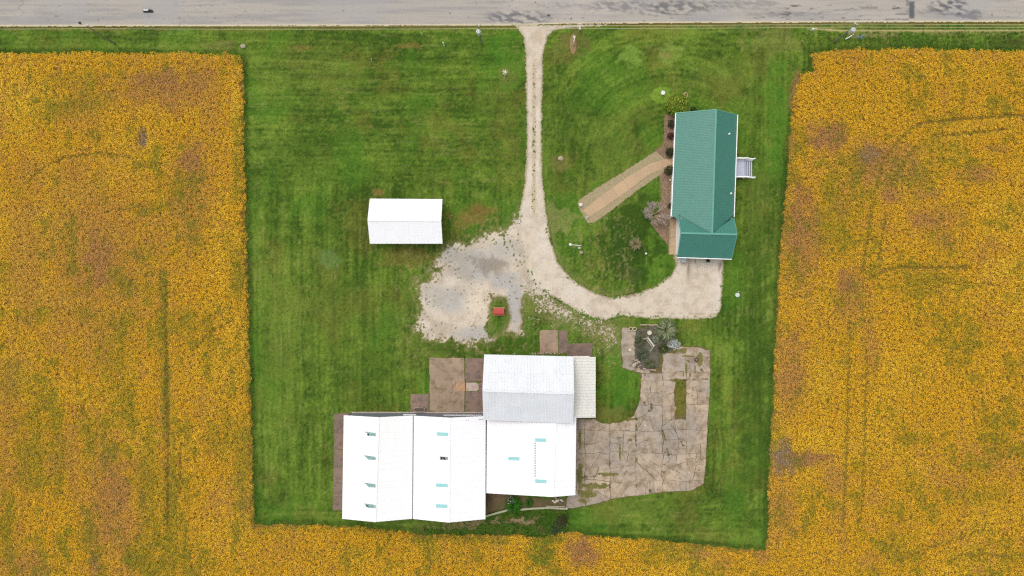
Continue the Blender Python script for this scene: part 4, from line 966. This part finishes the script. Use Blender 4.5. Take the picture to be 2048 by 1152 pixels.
tuft('ornamental_grass', 'pale tan and grey ornamental grass clump on the lawn island', 'grass clump', 1270, 489, 1.0, .8, [C(188,172,126), C(150,150,112), C(120,130,90), C(168,140,100)], 190, .06)
tuft('yucca', 'large grey green yucca like clump at the upper corner of the garden bed', 'plant', 1331, 660, 1.7, 1.2, [C(136,148,108), C(108,124,84), C(166,172,128), C(78,98,60), C(186,184,150)], 520, .07)
tuft('iris_clump', 'small dark green strap leaved clump below the swing frame in the garden bed', 'plant', 1298, 728, .9, .5, [C(92,108,72), C(72,96,56), C(128,132,100), C(140,118,92)], 150, .06)
tuft('iris_clump', 'dark green strap leaved clump at the left edge of the garden bed beside the pots', 'plant', 1279, 684, .9, .5, [C(80,94,62), C(98,108,78), C(60,80,48), C(132,124,94)], 150, .06)
tuft('iris_clump', 'grey green strap leaved clump in the middle of the garden bed', 'plant', 1284, 708, .95, .5, [C(96,104,84), C(110,116,94), C(76,88,64)], 170, .06)
tuft('iris_clump', 'dark green clump under the white leaved bush beside the concrete slabs', 'plant', 1325, 697, .8, .5, [C(70,88,42), C(96,100,52), C(60,70,36)], 150, .06)
shrub('silver_bush', 'silvery white leaved bush beside the yucca in the garden bed', 'bush', 1347, 688, .85, .8, [C(206,214,206), C(180,190,182), C(222,226,216)], 420, (.12, .26), stems=5, sh=.4)
shrub('silver_bush', 'pale grey green leaved bush between the swing frame and the yucca', 'bush', 1310, 678, .55, .7, [C(164,172,146), C(186,190,166), C(140,150,120)], 330, (.10, .2), stems=4)
shrub('silver_bush', 'small pale leaved plant between the two larger silver bushes and the slabs', 'bush', 1326, 694, .45, .4, [C(196,196,160), C(170,178,140), C(150,150,90)], 200, (.08, .18), stems=4)
tuft('daylily', 'bright green daylily clump growing through the timber edging behind the barn', 'plant', 1028, 1008, 1.35, .7, [C(56,110,24), C(76,130,34), C(44,88,22)], 300, .07)
tuft('daylily', 'smaller green daylily clump behind the barn nearest the heap of pink stones', 'plant', 1058, 1005, .7, .5, [C(56,104,26), C(76,120,40)], 120, .06)
shrub('white_phlox', 'white flowering plant under the lower eave of the wide white barn', 'plant', 1022, 1000, .6, .9, [C(224,226,224), C(210,214,206), C(70,110,40), C(60,96,34)], 170, (.08, .2), stems=4)
shrub('weed_bush', 'dark straggly weed bush at the end of the timber edging', 'bush', 1124, 1040, 1.0, 1.1, [C(70,80,54), C(92,92,60), C(60,74,40), C(110,100,70)], 900, (.08, .2), stems=7, sh=.2)
shrub('weed_bush', 'grey green weed bush nearest the crop below the timber edging', 'bush', 1112, 1058, .95, .9, [C(80,98,70), C(64,88,44), C(100,112,80)], 800, (.08, .2), stems=6, sh=.2)
shrub('potted_shrub', 'small dark green plant standing on the gravel in front of the garage', 'plant', 1415, 521.5, .30, .7, EG, 260, (.06, .14), stems=3)

# ------------------------------------------------------------------ small things
POLEM = mat('grey_pole_wood', C(128,134,104), .9, .2, 6)
STEEL = mat('pale_steel', C(200,206,204), .5, .1, 3)
def utility_pole(px, py, h, label, transformer):
    b = P(px, py); t = thing('utility_pole', label, 'utility pole', b, 'utility poles along the road')
    G().cyl(b, (b.x, b.y, h), .12, .08, 10).build('pole', POLEM, t)
    g = G()
    for s, z in ((.0, h+.05), (-.28, h-.55)):
        g.cyl((b.x, b.y, z-.1), (b.x, b.y+s*0+ (.35 if s else 0), z), .03, .03, 6)
    g.build('bracket', STEEL, t)
    for dy, z in ((0, h), (.35, h-.55)):
        G().cyl((b.x, b.y+dy, z-.05), (b.x, b.y+dy, z+.22), .08, .06, 8).blob((b.x, b.y+dy, z+.2), .1, 8, 5).build('insulator', SMALLW, t)
    if transformer:
        c = Vector((b.x-.1, b.y-.42, h-1.6))
        k = G().cyl(c, c+Vector((0, 0, .95)), .30, .30, 14).cyl(c+Vector((0, 0, .95)), c+Vector((0, 0, 1.03)), .33, .25, 14).build('transformer', STEEL, t)
        for dx in (-.12, .12): G().cyl(c+Vector((dx, 0, 1.0)), c+Vector((dx, 0, 1.3)), .05, .03, 6).build('bushing', SMALLW, k)
    return b
polepos = [utility_pole(229, 87, 6.9, 'plain grey utility pole at the edge of the left field', False),
           utility_pole(962, 87, 6.8, 'utility pole with a transformer can just left of the driveway mouth', True),
           utility_pole(1668, 84, 6.9, 'utility pole with a transformer can over the roadside ditch on the right', True)]
WIRE = mat('aluminium_wire', C(206,204,168), .5, .05, 3)
def wire(label, dy, z):
    pts = []; ends = [Vector((polepos[0].x-56, polepos[0].y, 0))] + polepos + [Vector((polepos[2].x+56, polepos[2].y, 0))]
    for a, b in zip(ends[:-1], ends[1:]):
        for k in range(14):
            f = k/14; pts.append(Vector((a.x+(b.x-a.x)*f, a.y+(b.y-a.y)*f+dy, z-4*.22*f*(1-f))))
    tag(G().tube(pts, .022, 5).build('power_line', WIRE), label, 'power line', 'power lines over the roadside verge')
wire('upper bare power line nearest the road, strung over the pole tops', 0.0, 7.15)
wire('lower power line on the field side of the poles, strung below the pole tops', 0.35-.42, 6.2)
# guy wire and ditch clutter on the right
b = P(1714, 80); tag(G().cyl((polepos[2].x+.1, polepos[2].y, 6.0), (b.x, b.y, 0), .018, .018, 5).build('guy_wire', STEEL), 'thin steel guy wire running from the right utility pole into the ditch grass', 'guy wire')
def marker(px, py, h, dx, dy, label, m=SMALLW, w=.09):
    b = P(px, py); t = thing('marker_post', label, 'marker post', b, 'white marker posts')
    G().cyl(b, (b.x+dx, b.y+dy, h), w, w*.9, 8).build('post', m, t); G().blob((b.x+dx, b.y+dy, h), w*1.25, 8, 6).build('cap', m, t)
marker(1690.5, 78.5, .55, .62, .28, 'white plastic marker post leaning over in the right hand ditch')
marker(1698, 76, .45, .42, .4, 'thin white marker post leaning beside the other one in the right hand ditch', w=.05)
marker(888.5, 92, .7, -.1, .28, 'short white marker post on the lawn left of the transformer pole')
marker(843.5, 70.5, .5, 0, .14, 'tiny pale marker post on the verge left of the short white post', w=.05)
marker(743.5, 121, .4, 0, .1, 'tiny pale marker post standing alone in the upper left lawn', w=.05)
b = P(1618, 67); t = thing('road_sign', 'small white sign on a post at the corner of the ditch', 'sign', b)
G().cyl(b, (b.x-.05, b.y+.02, 1.9), .035, .035, 6).build('post', STEEL, t); G().box((b.x+.12, b.y, 1.75), (.5, .05, .35), .15).build('plate', SMALLW, t)
b = P(1622.5, 61.5); t = thing('utility_box', 'small pale pedestal box beside the white corner sign', 'utility box', b)
G().cyl(b, (b.x, b.y, .7), .16, .15, 8).build('body', STEEL, t); G().blob((b.x, b.y, .7), (.18, .18, .1), 8, 5).build('cap', SMALLW, t)
b = P(1721, 74); t = thing('blue_sheet', 'crumpled pale blue plastic sheet lying in the right hand ditch', 'plastic sheet', b)
BLUE = mat('blue_plastic', C(100,128,142), .5, .15, 4); g = G()
for i in range(7): a = random.uniform(0, 6.28); g.beam((b.x, b.y, .12), (b.x+.5*math.cos(a), b.y+.45*math.sin(a), random.uniform(.1, .4)), .12, .03)
g.build('folds', BLUE, t)
# stones
for (x, y, r, lab) in ((486.5, 93, .42, 'pale boulder at the corner of the left field'), (1121.5, 317, .42, 'flat grey boulder on the lawn right of the driveway'), (1162.5, 505, .28, 'flat pale stone on the grass below the yard light')):
    b = P(x, y); tag(G().blob((0, 0, .1), (r, r*.85, r*.55), 10, 6, .14).build('boulder', mat('boulder_grey', C(176,160,138), .9, .25, 4)), lab, 'boulder').location = b
# lawn pinwheel
OLDW0 = mat('cream_paint', C(214,208,188), .7, .1, 4); b = P(1010, 150); t = thing('garden_windmill', 'small white lawn windmill with bent blades on a bare brown patch', 'windmill', b)
G().cyl(b, (b.x, b.y, 1.5), .03, .02, 6).build('post', SMALLW, t)
for i in range(3): a = i*2.1+.3; G().cyl((b.x+.4*math.cos(a), b.y+.4*math.sin(a), 0), (b.x, b.y, 1.1), .03, .025, 5).build('leg', SMALLW, t)
for i in range(7):
    a = i*2*math.pi/7+.35; G().beam((b.x, b.y, 1.5), (b.x+.42*math.cos(a), b.y+.42*math.sin(a), 1.5+random.uniform(-.1, .2)), .09, .02).build('blade', OLDW0, t)
# address sign in mulch oval
b = P(1146.5, 88); oval = [((b.x+.52*math.cos(a)), (b.y+(1.0+.55*abs(math.sin(a)))*math.sin(a))) for a in np.arange(0, 2*math.pi, .25)]
tag(G().prism(oval, -.02, .05).build('mulch_oval', mat('tan_mulch', C(146,122,84), .95, .3, 8, .6, 30)), 'oval mulch bed around the white sign beside the driveway mouth', 'flower bed')
t = thing('yard_sign', 'narrow white sign board on posts standing edge on in the mulch oval', 'sign', P(1146.5, 86))
G().beam((b.x-.06, b.y-.15, 1.15), (b.x+.16, b.y+.72, 1.15), .09, .7).build('board', SMALLW, t)
for f in (0, 1): G().box((b.x-.06+.22*f, b.y-.15+.87*f, .5), (.09, .09, 1.0)).build('post', SMALLW, t)
tag(G().cyl((0, 0, 0), (0, 0, .55), .06, .06, 8).blob((0, 0, .62), .17, 10, 7).build('solar_light', SMALLW), 'white ball topped solar light at the upper end of the mulch oval', 'garden light').location = P(1147.5, 77)
tag(G().cyl((0, 0, 0), (0, 0, .35), .04, .04, 8).blob((0, 0, .42), .17, 10, 7).build('solar_light', SMALLW), 'white ball topped solar light beside the tan ornamental grass', 'garden light').location = P(1291, 507.5)
tag(G().cyl((0, 0, 0), (0, 0, .35), .04, .04, 8).blob((0, 0, .42), (.09, .17, .1), 10, 7).build('solar_light', SMALLW), 'small white light in the mulch strip under the house roof edge', 'garden light').location = P(1339, 361)
b = P(1158.5, 61.5); t = thing('mailbox', 'pale grey mailbox on a post beside the driveway mouth', 'mailbox', b)
G().box((b.x, b.y, .5), (.1, .1, 1.0)).build('post', WOOD, t)
MB = mat('pale_mailbox', C(200,190,172), .6, .1, 3); g = G(); g.box((b.x, b.y+.05, 1.08), (.34, .7, .22)); g.cyl((b.x, b.y-.3, 1.19), (b.x, b.y+.4, 1.19), .17, .17, 12); g.build('box', MB, t)
# bird bath, ring planter
b = P(1324, 188); t = thing('bird_bath', 'round white bird bath in a patch of light green grass', 'bird bath', b)
G().cyl(b, (b.x, b.y, .6), .18, .12, 12).build('pedestal', SMALLW, t)
g = G().cyl((b.x, b.y, .6), (b.x, b.y, .74), .16, .30, 16); g.torus((b.x, b.y, .74), .29, .035, 18, 6); g.build('bowl', SMALLW, t)
b = P(1371, 191); t = thing('ring_planter', 'worn oval clay ring planter on the lawn near the house corner', 'planter', b)
G().torus((b.x, b.y, .12), .27, .09, 16, 6, 1.35).build('ring', mat('old_clay', C(172,146,104), .9, .2, 6), t); G().prism([(b.x+.2*math.cos(a), b.y+.27*math.sin(a)) for a in np.arange(0, 6.28, .4)], 0, .06).build('soil', BEDM, t)
# yard light: tall pole, level arm reaching west
b = P(1156, 496); t = thing('yard_light', 'white yard light on a long arm beside the bend of the driveway', 'yard light', b)
G().cyl(b, (b.x, b.y, 5.4), .09, .07, 10).build('pole', POLEM, t)
e = P(1141, 489, 5.5); top = Vector((b.x, b.y, 5.3))
G().cyl(top, e, .05, .045, 8).build('arm', SMALLW, t); G().blob(e-Vector((0, 0, .1)), (.22, .22, .2), 12, 8).build('lamp', SMALLW, t)
G().box((b.x-.15, b.y-.2, 3.6), (.3, .2, .4)).build('meter_box', STEEL, t)
# septic lid with two stakes
b = P(1474, 590); tag(G().cyl(b, (b.x, b.y, .25), .32, .30, 16).cyl((b.x, b.y, .25), (b.x, b.y, .31), .34, .28, 16).build('well_cap', STEEL), 'round grey white cap standing in the grass right of the gravel', 'well cap')
for x, y, lab in ((1475.5, 583.5, 'small white stake at the upper side of the round cap'), (1470, 591.5, 'small white stake at the left side of the round cap')):
    b = P(x, y); tag(G().cyl(b, (b.x, b.y, .5), .05, .05, 8).blob((b.x, b.y, .5), .08, 8, 5).build('stake', SMALLW), lab, 'stake')
# red hutch
b = P(998, 623); t = thing('red_hutch', 'low red wooden box with a sloped lid on a grass patch in the gravel', 'box', b)
REDB = mat('faded_red_paint', C(190,78,70), .6, .12, 4); REDD = mat('dark_red_paint', C(150,52,46), .6, .15, 4)
w, d = 1.5, .92; g = G(); g.prism([(b.x-w/2, b.y-d/2), (b.x+w/2, b.y-d/2), (b.x+w/2, b.y+d/2), (b.x-w/2, b.y+d/2)], 0, .55); g.build('body', REDD, t)
g = G(); k = [(-d/2-.04, .54), (-d/2+.2, .74), (d/2-.24, .8), (d/2+.04, .62)]
for (y0, z0), (y1, z1) in zip(k[:-1], k[1:]): g.add([(b.x-w/2-.04, b.y+y0, z0), (b.x+w/2+.04, b.y+y0, z0), (b.x+w/2+.04, b.y+y1, z1), (b.x-w/2-.04, b.y+y1, z1)], [[0,1,2,3]])
g.add([(b.x-w/2-.03, b.y+y, z-.01) for y, z in k], [[0,1,2,3]]); g.add([(b.x+w/2+.03, b.y+y, z-.01) for y, z in k], [[3,2,1,0]]); g.build('lid', REDB, t)
g = G()
for s in (-1, 1): g.beam((b.x-w/2-.1, b.y+s*(d/2+.1), .03), (b.x+w/2+.1, b.y+s*(d/2+.1), .03), .12, .1)
g.build('skid', ORANGE, t)
# walk lantern, hose bracket
b = P(1161, 410.5); t = thing('lantern', 'white box lantern at the outer end of the tan front walk', 'lantern', b)
G().box((b.x, b.y, .3), (.36, .36, .6), .9).build('body', SMALLW, t); G().add([(b.x-.22, b.y-.22, .6), (b.x+.22, b.y-.22, .6), (b.x+.22, b.y+.22, .6), (b.x-.22, b.y+.22, .6), (b.x, b.y, .76)], [[0,1,4],[1,2,4],[2,3,4],[3,0,4]]).build('cap', SMALLW, t)
b = P(1172, 434.5); t = thing('plant_hanger', 'small white angle bracket stake at the lower corner of the front walk', 'bracket', b)
G().cyl(b, (b.x, b.y, .7), .03, .03, 6).build('stake', SMALLW, t); G().beam((b.x, b.y, .7), (b.x+.35, b.y+.1, .72), .06, .04).beam((b.x, b.y, .7), (b.x-.12, b.y-.34, .66), .06, .04).build('arm', SMALLW, t)
# bins by garage
b = P(1364.5, 520.5); t = thing('trash_bin', 'pale blue grey bin standing at the garage wall under the gutter', 'bin', b)
BIN = mat('pale_blue_bin', C(188,198,198), .6, .08, 3); g = G(); g.prism([(b.x-.3, b.y-.32), (b.x+.3, b.y-.32), (b.x+.3, b.y+.3), (b.x-.3, b.y+.3)], 0, .95); g.build('body', BIN, t)
G().box((b.x, b.y, .98), (.68, .7, .06)).build('lid', BIN, t)
# kettle grill
b = P(1390, 718.5); t = thing('kettle_grill', 'dark red kettle grill with a shiny lid on the concrete slabs', 'grill', b)
KM = mat('dark_red_enamel', (.06, .008, .01), .18, .1, 3, spec=.6)
for i in range(3): a = i*2.09+.3; G().cyl((b.x+.3*math.cos(a), b.y+.3*math.sin(a), .05), (b.x+.16*math.cos(a), b.y+.16*math.sin(a), .6), .02, .02, 6).build('leg', DARK, t)
G().blob((b.x, b.y, .72), (.30, .30, .26), 16, 10).build('bowl', KM, t); G().blob((b.x, b.y, .76), (.31, .31, .24), 16, 10, zmin=-.05).build('lid', KM, t)
G().cyl((b.x, b.y, .98), (b.x, b.y, 1.05), .06, .06, 10).build('handle', SMALLW, t)
# garden: swing frame, pots, bird bath, rubble
OLDW = mat('bleached_wood', C(206,198,180), .85, .2, 5)
t = thing('swing_frame', 'bleached wooden garden swing frame with two long rails in the garden bed', 'swing', P(1301, 684))
A, B = P(1296, 676, 1.6), P(1308, 692, 1.6); A2, B2 = P(1293.5, 679, 1.0), P(1304.5, 694, 1.0)
G().beam(A, B, .2, .12).build('top_rail', OLDW, t); G().beam(A2, B2, .08, .08).build('side_rail', OLDW, t)
for e, pts in ((A, ((1285.5, 679), (1296.5, 671))), (B, ((1299.5, 703), (1312, 689)))):
    for q in pts: G().beam(P(*q), e, .10, .08).build('leg', OLDW, t)
G().beam(P(1286.5, 678.5, .5), P(1296, 675, .9), .08, .06).beam(P(1301, 701, .5), P(1309, 692, .9), .08, .06).build('brace', OLDW, t)
b = P(1297, 665); t = thing('bird_bath', 'grey white stone bird bath bowl at the head of the swing frame', 'bird bath', b)
G().cyl(b, (b.x, b.y, .65), .2, .13, 10).build('pedestal', STONE, t); G().cyl((b.x, b.y, .65), (b.x, b.y, .8), .16, .32, 14).torus((b.x, b.y, .8), .30, .05, 16, 5).build('bowl', STONE, t)
CLAY = mat('pale_pot_rim', C(214,200,150), .8, .15, 5)
for x, y, r, lab in ((1261, 657.5, .28, 'larger pale rimmed round pot at the upper left corner of the garden'), (1268.5, 657.5, .26, 'smaller pale rimmed round pot touching the larger pot on its right')):
    b = P(x, y); t = thing('plant_pot', lab, 'plant pot', b, 'pale rimmed pots in the garden corner')
    G().cyl(b, (b.x, b.y, .32), r*.75, r*.97, 14).build('body', CLAY, t); G().torus((b.x, b.y, .33), r, .05, 16, 6).build('rim', CLAY, t); G().cyl((b.x, b.y, .3), (b.x, b.y, .335), r*.93, r*.93, 14).build('soil', BEDM, t)
RUB = [mat('pink_rubble', C(186,160,146), .9, .2, 4, objvar=.25), mat('dark_rubble', C(120,108,100), .9, .2, 4, objvar=.3), STONE]
def heap(name, label, cat, px, py, rx, ry, n, r, zmax=.25, piece='stone'):
    b = P(px, py); t = thing(name, label, cat, (b.x, b.y, 0))
    for i in range(n):
        a = random.uniform(0, 6.28); q = math.sqrt(random.random()); s = random.uniform(*r)
        c = (b.x+q*rx*math.cos(a), b.y+q*ry*math.sin(a), .08+s*.4+zmax*(1-q)*random.random())
        G().blob(c, (s, s*random.uniform(.55, .9), s*.6), 6, 4, .22).build(piece, random.choice(RUB), t)
heap('rubble_heap', 'heap of pinkish and dark broken stones at the lower left of the garden bed', 'rubble', 1271, 727, 1.0, .65, 44, (.07, .2))
heap('stone_pile', 'small pile of white stones on the slabs below the rubble heap', 'stones', 1293.5, 750, .35, .35, 12, (.06, .13), .1)
heap('stone_heap', 'heap of large pinkish rocks at the lower corner of the wide white barn', 'rocks', 1117, 1001, .85, .55, 12, (.16, .38))
heap('rubble_strip', 'line of grey broken stones along the foot of the grey barn wall', 'rubble', 1092, 706.5, 2.6, .16, 46, (.05, .13), .1)
b = P(1296, 739); tag(G().cyl(P(1286, 737.5, .16), P(1312, 740.5, .16), .10, .08, 8).build('log', mat('pink_grey_log', C(200,168,156), .9, .2, 5)), 'pink grey log lying along the lower edge of the garden bed', 'log')
for x, y, r, lab in ((1260, 700, .28, 'round flat pale stone half way down the left garden path'), (1271.5, 688, .12, 'small white stone on the dark clump in the garden bed'), (1289, 764, .14, 'white stone on the concrete below the stone pile')):
    b = P(x, y); tag(G().blob((0, 0, .1), (r, r*.9, r*.4), 9, 5, .1).build('stone', STONE), lab, 'stone').location = b
t = thing('bed_edging', 'low pale stone edging along the top of the garden bed', 'edging', P(1298, 650))
for i in range(12): G().box((P(1281+i*3, 0).x, P(0, 649.5+random.uniform(-.5, .5)).y, .1), (.2, .16, .2), random.uniform(-.2, .2)).build('stone', RUB[0], t)
# thin poles over the slabs
for (x0, y0, x1, y1, h, lab) in ((1268, 830.5, 1290.5, 850.5, 8.6, 'tall thin pale pole with a white tip at the edge of the concrete yard'), (1381, 880, 1394, 891.5, 4.2, 'shorter thin pale pole standing on the right part of the concrete yard')):
    b = P(x0, y0); e = P(x1, y1, h); t = thing('flag_pole', lab, 'pole', b, 'thin poles in the concrete yard')
    G().cyl(b, e, .045, .03, 8).build('pole', OLDW, t); G().blob(e, .09 if h > 5 else .05, 8, 6).build('cap', SMALLW, t)
# low timber edging wall behind the barns
t = thing('timber_edging', 'low weathered timber retaining edge behind the two white barns', 'edging', P(1050, 1018))
EW = mat('grey_edging_timber', C(172,168,140), .9, .2, 5)
for (xa_, ya_), (xb2, yb2) in zip([(968,1032),(990,1025.5),(1016,1018.5),(1038,1018),(1065,1015.5),(1098,1014)], [(990,1025.5),(1016,1018.5),(1038,1018),(1065,1015.5),(1098,1014),(1132,1016)]):
    a, b = P(xa_, ya_), P(xb2, yb2); G().beam((a.x, a.y, .22), (b.x, b.y, .22), .26, .44).build('board', EW, t)
G().beam(P(1092, 1012, .38), P(1130, 1013.5, .38), .12, .08).build('board', EW, t)
G().box((P(1133, 1014).x, P(0, 1014).y, .4), (.16, .3, .8)).build('post', OLDW, t)
for x, y, lab in ((1123.5, 1064, 'white stone at the crop edge below the weed bush'), (1133.5, 1048, 'small pale stone right of the dark weed bush')):
    b = P(x, y); tag(G().blob((0, 0, .25), (.18, .14, .16), 8, 5, .1).build('stone', STONE), lab, 'stone').location = b
# stock tank at the barn wall
b = P(840, 818.5); t = thing('stock_tank', 'dark oval stock tank with a pale rim at the barn wall', 'tank', b)
oval = [(b.x+.85*math.copysign(abs(math.cos(a))**.7, math.cos(a)), b.y+.32*math.copysign(abs(math.sin(a))**.7, math.sin(a))) for a in np.arange(0, 6.28, .26)]
G().prism(oval, 0, .5).build('body', mat('rusty_tank', C(96,84,74), .8, .3, 4), t)
G().tube([Vector((x, y, .52)) for x, y in oval+oval[:1]], .035, 6).build('rim', PALEC, t)
# debris on the road
t = thing('tyre_scrap', 'curled dark strip of tyre with a pale lining lying on the road', 'tyre scrap', P(296.5, 22.5))
c = P(296.5, 22.5); RB = mat('black_rubber', (.03, .03, .032), .8, .2, 5); g = G()
for i in range(9):
    f = i/9*1.6-.8; g.cyl((c.x+f*.8, c.y-.02, .1), (c.x+(f+.18)*.8, c.y-.03, .1), .2, .2, 8)
g.cyl((c.x+.25, c.y+.05, .16), (c.x+.75, c.y-.1, .1), .24, .12, 8); g.build('tread', RB, t)
G().beam((c.x-.55, c.y+.05, .31), (c.x+.15, c.y+.05, .31), .2, .05).build('lining', STEEL, t)
t = thing('road_debris', 'small black scrap lying on the road shoulder near the left pole', 'debris', P(160, 46)); c = P(160, 46)
G().blob((c.x, c.y, .1), (.2, .16, .12), 8, 5, .2).build('lump', RB, t); G().beam((c.x, c.y, .06), (c.x+.25, c.y-.28, .06), .08, .05).build('strip', RB, t)
